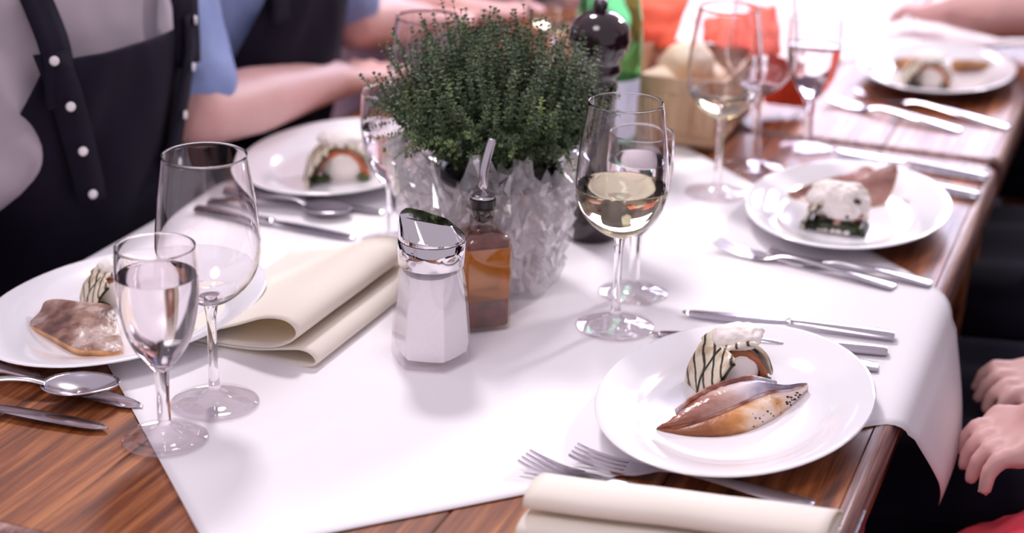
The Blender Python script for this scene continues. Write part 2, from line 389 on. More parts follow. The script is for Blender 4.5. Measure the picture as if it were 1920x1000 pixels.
# ------------------------------------------------------------------ tables
TROT = TANG - PI / 2          # local +y runs along the table, local +x across it
def make_table(v0, v1, label):
    t = thing('dining_table', label, 'table', tab((U_L + U_R) / 2, (v0 + v1) / 2, -TT), TROT, 'two dining tables pushed together')
    W, Ln = U_R - U_L, v1 - v0
    n = 6; fr = .013; pw = (W - 2 * fr) / n
    for i in range(n):
        x0 = -W / 2 + fr + i * pw
        o = mk('plank', *boxv(x0 + .0003, x0 + pw - .0003, -Ln / 2 + fr, Ln / 2 - fr, TT - .03, TT), 'table_wood', t, False); bevel(o, .0012, 1)
    # worn frame with rounded corners
    def rr(w2, l2, r, z):
        pts = []
        for cx, cy, a in ((w2 - r, l2 - r, 0), (-w2 + r, l2 - r, 90), (-w2 + r, -l2 + r, 180), (w2 - r, -l2 + r, 270)):
            for k in range(7):
                q = math.radians(a + 15 * k); pts.append((cx + r * math.cos(q), cy + r * math.sin(q), z))
        return pts
    def inn(z):
        pts = []
        for sx, sy in ((1, 1), (-1, 1), (-1, -1), (1, -1)):
            pts += [(sx * (W / 2 - fr), sy * (Ln / 2 - fr), z)] * 7
        return pts
    rings = [inn(TT - .030), rr(W / 2 - .003, Ln / 2 - .003, .030, TT - .034), rr(W / 2, Ln / 2, .033, TT - .030), rr(W / 2, Ln / 2, .033, TT - .008),
             rr(W / 2 - .003, Ln / 2 - .003, .031, TT - .0025), rr(W / 2 - .008, Ln / 2 - .008, .027, TT), inn(TT)]
    V, Fc = loft(rings, caps=False)
    o = mk('edge_frame', V, Fc, 'edge_wood', t)
    bm = bmesh.new(); bm.from_mesh(o.data); bmesh.ops.remove_doubles(bm, verts=bm.verts, dist=1e-5); bm.to_mesh(o.data); bm.free(); autosmooth(o, 50)
    for s in (-1, 1):
        o = mk('side_rail', *boxv(s * (W / 2 - .028) - .011, s * (W / 2 - .028) + .011, -Ln / 2 + .07, Ln / 2 - .07, TT - .115, TT - .032), 'table_wood', t, False); bevel(o, .003)
        o = mk('end_rail', *boxv(-W / 2 + .07, W / 2 - .07, s * (Ln / 2 - .028) - .011, s * (Ln / 2 - .028) + .011, TT - .115, TT - .032), 'table_wood', t, False); bevel(o, .003)
        for q in (-1, 1):
            lx, ly = s * (W / 2 - .05), q * (Ln / 2 - .05)
            rings = [[(lx + a * h, ly + b * h, z) for a, b in ((1, 1), (-1, 1), (-1, -1), (1, -1))] for h, z in ((.022, 0), (.030, .5), (.032, TT - .032))]
            o = mk('leg', *loft(rings), 'table_wood', t, False); bevel(o, .004)
    return t
near_t = make_table(V0, V1, 'brown wooden dining table in front, under the large white paper sheet')
far_t = make_table(V1 + .006, V1 + 1.206, 'brown wooden dining table behind, joined end to end with the front one')
# iron clasp on the right edge of the near table
br = at_u(1612, 945, U_R)
u_, v_ = uvof(br)
cl = (v_ - (V0 + V1) / 2); W2 = (U_R - U_L) / 2
for z0, z1, t_ in ((TT - .062, TT - .012, .003),):
    o = mk('iron_clasp', *boxv(W2 - .001, W2 + t_, cl - .022, cl + .022, z0, z1), 'iron', near_t, False); bevel(o, .0012)
    for q in (-1, 1):
        V, Fc = lathe([(0, .0025), (.003, .002), (.004, 0)], 12)
        V = [(W2 + t_ + z, cl + q * .013 + x, TT - .037 + y) for x, y, z in V]
        mk('screw', V, Fc, 'iron', o)

# ------------------------------------------------------------------ paper sheets laid cornerwise
def paper_sheet(vc, side, label, seed):
    n = 84; V, Fc = [], []; uc = (U_L + U_R) / 2
    rb = .022
    for i in range(n + 1):
        for j in range(n + 1):
            a = (i / n - .5) * side; b = (j / n - .5) * side
            rot = math.radians(45.6)
            u = uc + a * math.cos(rot) - b * math.sin(rot); v = vc + a * math.sin(rot) + b * math.cos(rot)
            z = .0010
            du = 0.0; sgn = 0
            if u > U_R - .012: du = u - (U_R - .012); sgn = 1; e = U_R - .012
            if u < U_L + .012: du = (U_L + .012) - u; sgn = -1; e = U_L + .012
            if sgn:
                q = rb * PI / 2
                if du < q:
                    th = du / rb; u = e + sgn * rb * math.sin(th); z = .0010 - rb * (1 - math.cos(th))
                else:
                    dn = du - q
                    bulge = .012 * math.sin(min(1, dn / .14) * PI) + .010 * math.sin((v - vc) * 14 + seed) * min(1, dn / .08)
                    u = e + sgn * (rb + .004 + bulge + dn * .04); z = .0010 - rb - dn * .995
            else:
                # two fold creases and a slight waviness
                cr = max(0, 1 - abs(a) / .03) * .0012 + max(0, 1 - abs(b) / .03) * .0012
                z += cr * .6 + .0006 * (1 + nz3(u * 9, v * 9, seed))
            V.append(tab(u, v, z) - Vector((0, 0, TT)))
    for i in range(n):
        for j in range(n):
            q = i * (n + 1) + j; Fc.append((q, q + n + 1, q + n + 2, q + 1))
    o = mk('paper_tablecloth', V, Fc, 'paper', loc=(0, 0, TT)); solidify(o, .0005, -1)
    return tag(o, label, 'tablecloth', 'white paper sheets laid cornerwise')
PS = .792
paper_sheet(.887 + PS * .7071, PS, 'white paper sheet on the front table, one corner hanging over the edge', 1.0)
paper_sheet(V1 + .29 + PS * .7071, PS, 'white paper sheet on the rear table under the farthest plate', 4.0)

# ------------------------------------------------------------------ oval plates
def make_plate(name, label, loc, ang):
    pr = [(0, .0028), (.50, .0028), (.515, 0), (.56, 0), (.575, .0045), (.70, .0080), (.85, .0135), (.97, .0190), (.995, .0205), (1.0, .0215),
          (.992, .0226), (.97, .0222), (.86, .0182), (.74, .0134), (.70, .0108), (.66, .0080), (.61, .0068), (.3, .0062), (0, .0060)]
    o = mk(name, *lathe(spline(pr[:3], 5) + pr[3:], 72, .109, .153), 'porcelain', loc=loc); o.rotation_euler.z = ang - PI / 2
    autosmooth(o, 60); return tag(o, label, 'plate', 'oval white dinner plates')
rad = math.radians
PZ = .0018
P1 = Vector((.1866, 1.266, TT + PZ)); P2 = Vector((.364, 1.760, TT + PZ)); PLM = Vector((-.198, 1.885, TT + PZ)); PL = Vector((-.348, 1.425, TT + PZ))
PF = at(1757, 126, .02); PF.z = TT + PZ
make_plate('dinner_plate', 'oval white plate in front with silvery folded fish and two forks beside it', P1, rad(65))
make_plate('dinner_plate', 'oval white plate behind the white wine glass, fish tail pointing up', P2, rad(68))
make_plate('dinner_plate', 'oval white plate before the person in blue, holding only a stuffed arch', PLM, rad(71))
make_plate('dinner_plate', 'oval white plate at the corner behind the small water glass', PL, rad(63))
make_plate('dinner_plate', 'oval white plate farthest back, on the rear table', PF, rad(69))

# ------------------------------------------------------------------ food
def arch_band(name, ri, ro, a0, a1, y0, y1, mat, parent, zs=1.0, jit=.0012, seed=0, slope=0.0, na=14, ny=7, off=(0, 0, 0)):
    rings = []
    for k in range(na):
        a = rad(a0 + (a1 - a0) * k / (na - 1)); ring = []
        def P(r, y, q):
            j = 1 + .06 * nz3(a * 2 + seed, y * 60, q)
            return (off[0] + r * j * math.cos(a), off[1] + y + slope * math.cos(a) + .0015 * nz3(a * 3, q, seed), off[2] + max(.0005, r * j * math.sin(a) * zs + jit * nz3(a * 5 + seed, y * 90, 3)))
        for i in range(ny): ring.append(P(ro, y0 + (y1 - y0) * i / (ny - 1), 1))
        for i in range(ny): ring.append(P(ri, y1 + (y0 - y1) * i / (ny - 1), 2))
        rings.append(ring)
    o = mk(name, *loft(rings), mat, parent); subsurf(o, 1); return o
def blob(name, rx, ry, rz, mat, parent, off=(0, 0, 0), amp=.25, fr=60, seed=0, sub=4, flat=True):
    bm = bmesh.new(); bmesh.ops.create_icosphere(bm, subdivisions=sub, radius=1)
    for v in bm.verts:
        c = v.co.copy(); d = 1 + amp * nz3(c.x * fr * rx + seed, c.y * fr * ry, c.z * fr * rz) + amp * .4 * nz3(c.x * 4 * fr * rx, c.y * 4 * fr * ry + seed, c.z * 4 * fr * rz)
        v.co = Vector((c.x * rx * d, c.y * ry * d, c.z * rz * d))
        if flat and v.co.z < -rz * .55: v.co.z = -rz * .55
        v.co += Vector(off)
    return mkbm(name, bm, mat, parent)
def vegetable_roll(loc, rotz, label, sc=1.0, tomato='tomato', seed=0, foam=(.023, .019, .010), foam_off=(.003, .015, .0345), right=True):
    t = thing('vegetable_roll', label, 'vegetable roll', loc, rotz, 'stuffed courgette arches'); t.scale = (sc, sc, sc)
    arch_band('zucchini_slice', .0295, .0335, 112, 184, -.016, .030, 'zucchini', t, 1.10, seed=seed + 1, slope=.006)
    arch_band('zucchini_slice', .0285, .0318, 62, 128, -.002, .032, 'zucchini', t, 1.16, seed=seed + 2)
    if right: arch_band('zucchini_slice', .0275, .0308, 8, 70, .004, .034, 'zucchini', t, 1.15, seed=seed + 3, slope=-.003)
    arch_band('zucchini_peel', .0280, .0293, 114, 184, -.0168, .028, 'zucchini_peel', t, 1.10, seed=seed + 1, slope=.006, ny=4)
    arch_band('zucchini_peel', .0334, .0342, 116, 182, .004, .0062, 'zucchini_peel', t, 1.10, seed=seed + 1, slope=.006, ny=3)
    arch_band('tomato_slice', .0205, .0262, 2, 172, .001, .026, tomato, t, 1.12, seed=seed + 4)
    blob('mozzarella', .0205, .016, .0215, 'mozzarella', t, (.001, .012, .0100), .10, 50, seed, 3)
    for k, (x, y) in enumerate(((-.020, -.004), (-.015, -.001), (-.023, -.001), (.021, .000))):
        blob('herb_filling', .006, .005, .004, 'green_herb', t, (x, y, .003), .3, 200, seed + k, 2)
    blob('foam', *foam, 'foam', t, foam_off, .22, 55, seed + 9, 5)
    return t
z0 = .0078
vegetable_roll(at(1384, 728, z0), rad(20), 'grilled courgette arch with foam on the front plate, behind the silvery fish', 1.14, seed=1, foam=(.021, .017, .009), foam_off=(.006, .018, .034))
def slab(name, label, outline, thick, top_mat, side_mat, bump=.004, seed=0, group='fish fillets', zbase=.0078):
    """a fillet with a given outline (points in the place); skin on top, flesh round the edge"""
    pts = [at(*p) for p in outline]
    c = sum(pts, Vector()) / len(pts); base = Vector((c.x, c.y, TT + zbase))
    L_ = [p - base for p in pts]; n = len(L_) * 4
    ring = [Vector(q) for q in spline([tuple(p) for p in L_ + [L_[0]]], n + 1)[:-1]]
    cen = sum(ring, Vector()) / n
    t = thing(name, label, 'fish', base, 0, group)
    V, Fc = [], []; K = 7
    for k in range(K):
        f = 1 - k / K
        for i, p in enumerate(ring):
            q = cen.lerp(p, f); q = q + Vector((0, 0, bump * (1 - f * f) + .0016 * nz3(q.x * 120 + seed, q.y * 120, 1) * (1 if k else 0)))
            V.append(q)
    V.append(cen + Vector((0, 0, bump)))
    for k in range(K - 1):
        for i in range(n):
            j = (i + 1) % n; Fc.append((k * n + i, k * n + j, (k + 1) * n + j, (k + 1) * n + i))
    for i in range(n): Fc.append(((K - 1) * n + i, (K - 1) * n + (i + 1) % n, K * n))
    o = mk('skin', V, Fc, top_mat, t)
    rr = []
    for f, dz in ((1.0, 0), (1.012, -.0015), (1.0, -.4), (.93, -1.0)):
        rg = []
        for i, p in enumerate(ring):
            q = cen + (p - cen) * (f + .012 * nz3(i * .5, f * 9, seed))
            if dz == -1.0: zz = max(.0006, q.z - thick)
            elif dz == -.4: zz = max(.0010, q.z - thick * .5)
            else: zz = q.z + dz
            rg.append(Vector((q.x, q.y, zz)))
        rr.append(rg)
    rr = [r for r in rr]
    V, Fc = loft(rr, caps=False); Fc.append(tuple(range(3 * n, 4 * n)))
    Fc = [tuple(reversed(f)) for f in Fc]
    mk('flesh', V, Fc, side_mat, t)
    return t
# folded fillet on the front plate: rows run tip to tail
def folded_fish():
    st = [((1229, 806, .0085), (1231, 804, .0095), (1231, 802, .0105)),
          ((1268, 817, .0075), (1280, 799, .0130), (1262, 783, .0180)),
          ((1312, 822, .0072), (1330, 783, .0180), (1300, 753, .0260)),
          ((1358, 821, .0072), (1376, 764, .0220), (1336, 733, .0300)),
          ((1402, 812, .0072), (1412, 748, .0240), (1374, 720, .0330)),
          ((1442, 794, .0072), (1440, 737, .0240), (1412, 713, .0330)),
          ((1468, 777, .0074), (1452, 735, .0220), (1440, 718, .0300)),
          ((1490, 756, .0085), (1480, 732, .0200), (1472, 724, .0230)),
          ((1504, 740, .0110), (1500, 726, .0180), (1497, 720, .0195)),
          ((1516, 724, .0140), (1514, 721, .0160), (1513, 719, .0170))]
    base = at(1370, 780, .0078)
    t = thing('fish_fillet', 'silver-skinned fried fish fillet folded in two on the front plate', 'fish', base, 0, 'fish fillets')
    A = spline([sum((tuple(at(*p) - base) for p in row), ()) for row in st], 46)
    fl, sk = [], []
    for k, r in enumerate(A):
        b, c, tp = Vector(r[0:3]), Vector(r[3:6]), Vector(r[6:9]); s = k / 45; env = math.sin(PI * min(1, max(0, s))) ** .6
        b = b + Vector((0, .0012 * nz3(k * .6, 1, 0), 0)); b.z = max(b.z, .0004)
        n1 = Vector((.1, -.8, .5)); n2 = Vector((-.1, -.5, .9))
        row = [Vector((b.x, b.y + .010 * env, .0004)), b]
        for f in (.2, .45, .7, .88):
            row.append(b.lerp(c, f) + n1 * (.0055 * env * math.sin(PI * f) + .0006 * nz3(k * .5, f * 6, 2)))
        row.append(c); fl.append(row)
        row = [c + Vector((0, 0, -.0004))]
        for f in (.08, .25, .45, .65, .85):
            row.append(c.lerp(tp, f) + n2 * (.0060 * env * math.sin(PI * f ** .8) + .0007 * nz3(k * .45, f * 5, 7)))
        row.append(tp + Vector((0, .001 * nz3(k * .8, 3, 3), .001 * nz3(k * .9, 5, 1))))
        row.append(tp + Vector((.002 * env, .006 * env, -.006 * env))); row.append(Vector((tp.x + .002, tp.y + .004, .0006)))
        sk.append(row)
    for nm, rows, m in (('flesh', fl, 'fish_flesh'), ('skin', sk, 'fish_silver')):
        V, Fc = loft(rows, closed=False, caps=False)
        mk(nm, V, Fc, m, t)
    V, Fc = loft([[Vector((r[0].x, r[0].y, .0003)), Vector((s[-1].x, s[-1].y, .0003))] for r, s in zip(fl, sk)], closed=False, caps=False)
    mk('underside', V, Fc, 'fish_flesh', t)
    mk('crease', *tube([Vector(A[k][3:6]) + Vector((0, -.0006, .0002 + .0006 * nz3(k * .6, 1, 1))) for k in range(3, 44)], [.0004 + .0011 * math.sin(PI * (k - 3) / 41) ** .5 for k in range(3, 44)], 8), 'fish_skin', t)
    # crisp brown fin strip standing along the upper edge
    rows = []
    for k in range(6, 34):
        tp = Vector(A[k][6:9]); h = .004 + .002 * nz3(k * .7, 2, 2)
        rows.append([tp + Vector((0, .002, -.003)), tp + Vector((-.001, .003, h * .5)), tp + Vector((-.002, .004, h * .35 + .001)), tp + Vector((0, .0045, -.003))])
    mk('fin', *loft(rows), 'fish_skin', t)
    for i in range(26):
        k = 20 + rnd.random() * 21; f = .1 + rnd.random() * .5; r = A[int(k)]
        p = Vector(r[0:3]).lerp(Vector(r[3:6]), f) + Vector((.1, -.8, .5)) * .0050 * math.sin(PI * f)
        bm = bmesh.new(); bmesh.ops.create_icosphere(bm, subdivisions=1, radius=.0006 + rnd.random() * .0006)
        bmesh.ops.scale(bm, vec=(1.6, .8, 1), verts=bm.verts); bmesh.ops.translate(bm, vec=p, verts=bm.verts)
        mkbm('peppercorn', bm, 'peppercorn', t)
    return t
folded_fish()
slab('fish_fillet', 'grey-brown square-cut fish fillet with orange edge, on the plate behind the small glass',
     [(50, 608, .010), (74, 585, .016), (84, 566, .024), (108, 561, .027), (152, 566, .029), (200, 571, .029), (216, 588, .026), (226, 630, .017), (230, 648, .015), (219, 660, .0145), (180, 657, .0145), (144, 655, .0145), (104, 634, .0145), (66, 615, .0125)],
     .012, 'fish_grey', 'fish_edge', .004, 2)
vegetable_roll(at(222, 574, z0), rad(30), 'charred courgette arch on the plate behind the small water glass', .92, seed=5, foam=(.020, .017, .010), foam_off=(.008, .016, .036))
slab('fish_fillet', 'brown fish fillet with upturned tail on the plate behind the wine glass',
     [(1470, 364, .012), (1500, 352, .020), (1545, 337, .028), (1600, 321, .034), (1624, 311, .038), (1650, 322, .036), (1668, 311, .044), (1680, 306, .048), (1682, 326, .040), (1668, 366, .018), (1646, 384, .010), (1590, 388, .009), (1530, 382, .009), (1490, 373, .009)],
     .010, 'fish_brown', 'fish_edge', .003, 3)
r2 = vegetable_roll(at(1566, 428, z0), rad(-20), 'courgette arch under a heap of foam on the plate with the upturned tail', 1.0, seed=8, foam=(.034, .022, .023), foam_off=(.000, .006, .028))
arch_band('zucchini_peel', .030, .0345, 150, 200, -.020, .016, 'zucchini_peel', r2, .55, seed=3)
arch_band('zucchini_peel', .030, .0345, -16, 36, -.020, .016, 'zucchini_peel', r2, .55, seed=4)
for k in range(9): blob('foam_crumb', .004, .004, .003, 'foam', r2, (-.014 + k * .0036, -.019 + .002 * math.sin(k * 3), .004), .3, 300, k, 2)
for k, (x, y, z) in enumerate(((.022, -.010, .036), (-.026, -.008, .022), (.012, -.014, .020), (.026, -.008, .020), (-.012, -.015, .014), (.004, -.017, .012))):
    blob('charred_bit', .0045, .003, .0035, 'fish_brown' if k % 2 else 'char', r2, (x, y, z), .3, 260, k, 2)
o_ = blob('charred_slice', .031, .010, .006, 'zucchini_peel', r2, (0, -.013, .006), .32, 120, 4, 4)
vegetable_roll(at(640, 340, z0), rad(8), 'courgette arch with bright orange tomato on the plate before the person in blue', 1.22, 'tomato_bright', seed=11, foam=(.022, .018, .008), foam_off=(0, .016, .036))
vegetable_roll(at(1740, 165, z0), rad(-6), 'courgette arch between two fish strips on the farthest plate', 1.1, 'tomato_bright', seed=14, foam=(.020, .018, .008), foam_off=(0, .016, .036))
slab('fish_fillet', 'short fish strip at the near side of the arch on the farthest plate', [(1674, 114, .02), (1690, 108, .026), (1712, 110, .03), (1716, 122, .02), (1700, 130, .010), (1682, 126, .010)], .008, 'fish_brown', 'fish_edge', .002, 4)
slab('fish_fillet', 'long pointed fish strip at the far side of the arch on the farthest plate', [(1786, 112, .028), (1820, 112, .028), (1850, 115, .022), (1866, 122, .014), (1840, 131, .010), (1800, 134, .010), (1784, 124, .016)], .008, 'fish_brown', 'fish_edge', .002, 5)

# ------------------------------------------------------------------ glasses
def glass_parts(parent, outer, inner, cut1, cut2, rim, mat, seg=64):
    """outer and inner profiles of (r, z); split at two heights into foot, stem and bowl"""
    foot = [p for p in outer if p[1] <= cut1 + 1e-9]; stem = [p for p in outer if cut1 - 1e-9 <= p[1] <= cut2 + 1e-9]
    up = [p for p in outer if p[1] >= cut2 - 1e-9]
    bowl = up + [(rim[0] + .0002, rim[1] + .0005), (rim[0] - .0006, rim[1] + .0005)] + list(reversed(inner))
    for nm, pr in (('foot', foot), ('stem', stem), ('bowl', bowl)): mk(nm, *lathe(pr, seg), 'glass_foot' if nm == 'foot' else mat, parent)
def dedupe(pr):
    out = [pr[0]]
    for p in pr[1:]:
        if abs(p[0] - out[-1][0]) + abs(p[1] - out[-1][1]) > 1e-6: out.append(p)
    return out
def glass_profile(foot_r, stem_r, stem_top, bowl, wall=.0010):
    cut1, cut2 = .014, stem_top
    o = [(0, .0004), (foot_r * .5, .0004), (foot_r * .96, 0), (foot_r, .0008), (foot_r * .97, .0018), (foot_r * .7, .0030), (foot_r * .4, .0052), (.0085, .0085), (.0062, .0110), (.0052, cut1)]
    st = spline([(.0052, cut1), (stem_r, cut1 + .014), (stem_r * .95, (cut1 + cut2) / 2), (stem_r * 1.05, cut2 - .012), (.0060, cut2)], 14)
    st = [(max(r, .001), max(cut1, min(cut2, z))) for r, z in st]; st[-1] = (.0060, cut2); st[0] = (.0052, cut1)
    bw = spline([(.0060, cut2)] + bowl, 34)
    outer = dedupe(o + st[1:] + bw[1:])
    inner = []
    zb = cut2 + .006
    for i, (r, z) in enumerate(bw):
        if z <= zb + .0015: continue
        inner.append((max(r - wall * (1 + 1.5 * max(0, 1 - (z - zb) / .03)), .001), z))
    inner = [(0, zb)] + [(inner[0][0] * .55, zb + .0006)] + inner
    return outer, inner, cut1, cut2, (bw[-1][0], bw[-1][1])
WINE_BOWL = [(.0170, .0935), (.0285, .1030), (.0375, .1165), (.0415, .1340), (.0412, .149), (.0390, .173), (.0356, .196), (.0330, .2135)]
WATER_BOWL = [(.0125, .0680), (.0205, .0790), (.0262, .0930), (.0298, .110), (.0314, .126), (.0314, .141), (.0308, .153), (.0302, .1615)]
def liquid(parent, name, inner, level, mat, seg=64):
    pr = [(0, inner[0][1] - .0003)]
    for r, z in inner[1:]:
        if z < level: pr.append((r + .0003, z))
    rl = pr[-1][0]
    for (r1, a), (r2, b) in zip(inner, inner[1:]):
        if a <= level < b: rl = r1 + (r2 - r1) * (level - a) / (b - a) + .0003
    pr += [(rl, level), (rl - .0012, level - .0006), (rl - .003, level - .0009), (0, level - .0009)]
    return mk(name, *lathe(pr, seg), mat, parent)
def wine_glass(loc, label, fill=None, mat='glass', group='tall wine glasses'):
    t = thing('wine_glass', label, 'wine glass', loc, 0, group)
    pr = glass_profile(.0365, .0040, .088, WINE_BOWL)
    glass_parts(t, *pr, mat)
    if fill: liquid(t, 'wine', pr[1], fill, 'wine')
    return t
def water_glass(loc, label, fill=None, mat='glass', group='small water glasses'):
    t = thing('water_glass', label, 'water glass', loc, 0, group)
    pr = glass_profile(.0338, .0052, .0600, WATER_BOWL, .0011)
    glass_parts(t, *pr, mat)
    if fill: liquid(t, 'water', pr[1], fill, 'water')
    return t
GZ = .0022
wine_glass(at(403, 756, GZ), 'empty tall wine glass beside the small water glass at the table corner')
water_glass(at(310, 823, GZ), 'small stemmed glass of water nearest the bare wooden corner', .139)
wine_glass(at(1153, 612, GZ), 'tall glass half full of white wine beside the thyme plant', .137)
water_glass(at(1187, 549, GZ), 'stemmed water glass standing close behind the half-full white wine glass', .136)
water_glass(at(735, 455, GZ), 'stemmed water glass half hidden by the near side of the thyme', .125)
wine_glass(at(800, 392, GZ), 'tall empty wine glass mostly hidden behind the thyme plant')
wine_glass(at(1343, 362, GZ), 'tall glass with a little white wine in front of the bread basket', .118)
wine_glass(at(1412, 312, GZ), 'tall empty wine glass between the basket and the plate with upturned tail')
water_glass(at(1512, 277, GZ), 'stemmed water glass by the joint of the two tables', .130)
wine_glass(at(1036, 185, GZ), 'tall wine glass behind the thyme beside the green bottle', .112)

# ------------------------------------------------------------------ sugar or salt shaker
def shaker(loc):
    t = thing('salt_shaker', 'faceted glass shaker full of white salt with a slanted chrome cap', 'shaker', loc, 0)
    def hexring(R, z, rd, ins=0.0, n=48, ph=rad(-97 + 30)):
        """six-sided ring; rd 0 = sharp hexagon, 1 = circle"""
        out = []
        for i in range(n):
            a = 2 * PI * i / n; q = ((a + PI / 6) % (PI / 3)) - PI / 6
            h = R * math.cos(PI / 6) / math.cos(PI / 6 - abs(q)) if True else R
            r = h * (1 - rd) + R * .93 * rd - ins
            out.append((r * math.cos(a + ph), r * math.sin(a + ph), z))
        return out
    prof = [(.0335, 0, .25), (.0350, .0015, .12), (.0356, .006, .04), (.0350, .020, .03), (.0325, .055, .08), (.0300, .080, .30), (.0288, .088, .85), (.0285, .0905, 1), (.0272, .0915, 1), (.0272, .0985, 1)]
    rings = [hexring(R, z + (0.0022 * math.cos(6 * 0) if k == 0 else 0), rd) for k, (R, z, rd) in enumerate(prof)]
    # scalloped foot edge
    for i, p in enumerate(rings[0]):
        q = math.cos(6 * 2 * PI * i / 48); rings[0][i] = (p[0], p[1], .0006 + .0014 * (.5 - .5 * q))
    V, Fc = loft(rings, caps=False); Fc.append(tuple(reversed(range(48))))
    o = mk('jar', V, Fc, 'shaker_glass', t); autosmooth(o, 30)
    sp = [(.0300, .0085, .3), (.0318, .0100, .1), (.0330, .020, .05), (.0302, .055, .12), (.0278, .078, .4), (.0272, .0845, .8)]
    rings = [hexring(R, z, rd) for R, z, rd in sp]
    for i, p in enumerate(rings[-1]): rings[-1][i] = (p[0], p[1], p[2] + .0012 * math.sin(i * .26))
    V, Fc = loft(rings); o = mk('salt', V, Fc, 'salt', t); autosmooth(o, 40)
    c = mk('cap', *lathe([(0, .0905), (.0286, .0905), (.0292, .0915), (.0292, .1115), (.0286, .1125), (0, .1125)], 56), 'chrome', t); autosmooth(c, 40)
    bm = bmesh.new(); vs = []
    for i in range(40):
        a = 2 * PI * i / 40; vs.append(bm.verts.new((.0284 * math.cos(a), .0284 * math.sin(a), .1127)))
        x = .0286 * math.cos(a); z = .1150 - .09 * x * .2
        vs.append(bm.verts.new((.0286 * math.cos(a), .0286 * math.sin(a), .1165 - .06 * x)))
    top = [(-.0262, -.0095, .1345), (-.0262, .0095, .1345), (-.0235, -.0120, .1338), (-.0235, .0120, .1338), (-.010, -.0135, .1318), (-.010, .0135, .1318),
           (.010, -.0095, .1285), (.010, .0095, .1285), (.0165, -.0050, .1268), (.0165, .0050, .1268), (.0185, 0, .1260), (-.0275, 0, .1343)]
    for p in top: vs.append(bm.verts.new(p))
    bmesh.ops.convex_hull(bm, input=bm.verts); bmesh.ops.dissolve_limit(bm, angle_limit=rad(2.5), verts=bm.verts, edges=bm.edges)
    s = mkbm('spout_flap', bm, 'chrome', t); bevel(s, .0009, 3, 14); autosmooth(s, 22); s.rotation_euler.z = rad(-12)
    return t
shaker(at(808, 673, .0022))

# ------------------------------------------------------------------ chili oil bottle
def oil_bottle(loc):
    t = thing('oil_bottle', 'square glass bottle of amber chili oil with a black stopper and metal spout', 'oil bottle', loc, rad(19.5))
    def sq(h, r, z, n=5):
        out = []; r = min(r, h)
        for cx, cy, a in ((1, 1, 0), (-1, 1, 90), (-1, -1, 180), (1, -1, 270)):
            for k in range(n):
                q = rad(a + 90 * k / (n - 1)); out.append(((h - r) * cx + r * math.cos(q), (h - r) * cy + r * math.sin(q), z))
        return out
    g = [(.0200, .004, .0005), (.0220, .004, .002), (.0225, .004, .006), (.0225, .004, .080), (.0218, .006, .086), (.0185, .010, .0915), (.0130, .012, .0945), (.0115, .0115, .0985), (.0112, .0112, .110), (.0150, .0150, .1115), (.0150, .0150, .1140), (.0112, .0112, .1148)]
    V, Fc = loft([sq(*q) for q in g], caps=False); Fc.append(tuple(reversed(range(20)))); o = mk('bottle', V, Fc, 'cruet_glass', t); autosmooth(o, 35)
    l = [(.0205, .004, .0300), (.0209, .004, .0310), (.0209, .004, .078), (.0203, .004, .0795)]
    o = mk('oil', *loft([sq(*q) for q in l]), 'oil', t); autosmooth(o, 35)
    l = [(.0195, .004, .0040), (.0207, .004, .0055), (.0207, .004, .0235), (.0203, .004, .0300)]
    rings = [sq(*q) for q in l]; rings[-1] = [(x, y, z + .0035 * nz3(x * 160, y * 160, 1)) for x, y, z in rings[-1]]
    o = mk('chili_flakes', *loft(rings), 'chili_bits', t); o['kind'] = 'stuff'
    l = [(.0205, .004, .0797), (.0203, .006, .0855), (.0170, .009, .0895), (.0120, .011, .0915)]
    o = mk('red_reflection', *loft([sq(*q) for q in l]), 'chili_bits', t); o['kind'] = 'stuff'  # reddish reflection in the shoulder glass, built as a solid red piece
    s = mk('stopper', *lathe([(0, .1005), (.0060, .1005), (.0102, .1035), (.0104, .1085), (.0098, .1100), (.0098, .1150), (.0118, .1155), (.0118, .1215), (.0100, .1225), (0, .1225)], 32), 'black_plastic', t); autosmooth(s, 40)
    mk('steel_ring', *lathe([(.0105, .1225), (.0112, .1232), (.0108, .1245), (.0060, .1252), (.0040, .1252)], 32), 'steel', s)
    pts = [(0, 0, .122), (0, 0, .135), (.0008, .0004, .147), (.0035, .0015, .159), (.0072, .003, .170), (.0092, .004, .1752)]
    o = mk('spout', *tube(spline(pts, 14), .0042, 14), 'steel', s)
    o = mk('inner_tube', *tube([(0, 0, .098), (0, 0, .1005)], .0016, 10), 'black_plastic', s)
    return t
oil_bottle(at(901, 606, .0022))

# ------------------------------------------------------------------ pepper mill
t = thing('pepper_mill', 'tall glossy dark wooden pepper mill behind the wine glasses', 'pepper mill', at(1108, 442, .0022), 0)
o = mk('body', *lathe([(0, 0), (.0255, 0), (.0268, .002), (.0268, .020), (.0255, .030), (.0215, .055), (.0188, .085), (.0180, .115), (.0190, .145), (.0205, .160), (.0205, .166), (.0180, .169), (0, .169)], 48), 'mill_wood', t); autosmooth(o, 50)
hd = mk('head', *lathe([(0, .1695), (.0175, .1695), (.0180, .172), (.0225, .176), (.0235, .180), (.0225, .184), (.0215, .187), (.0250, .1925), (.0300, .202), (.0315, .212), (.0300, .223), (.0250, .232), (.0160, .238), (.0090, .240), (0, .2405)], 48), 'mill_wood', t); autosmooth(hd, 50)
mk('knob', *lathe([(0, .2395), (.0060, .2395), (.0066, .243), (.0072, .247), (.0060, .2515), (0, .253)], 24), 'iron', hd)

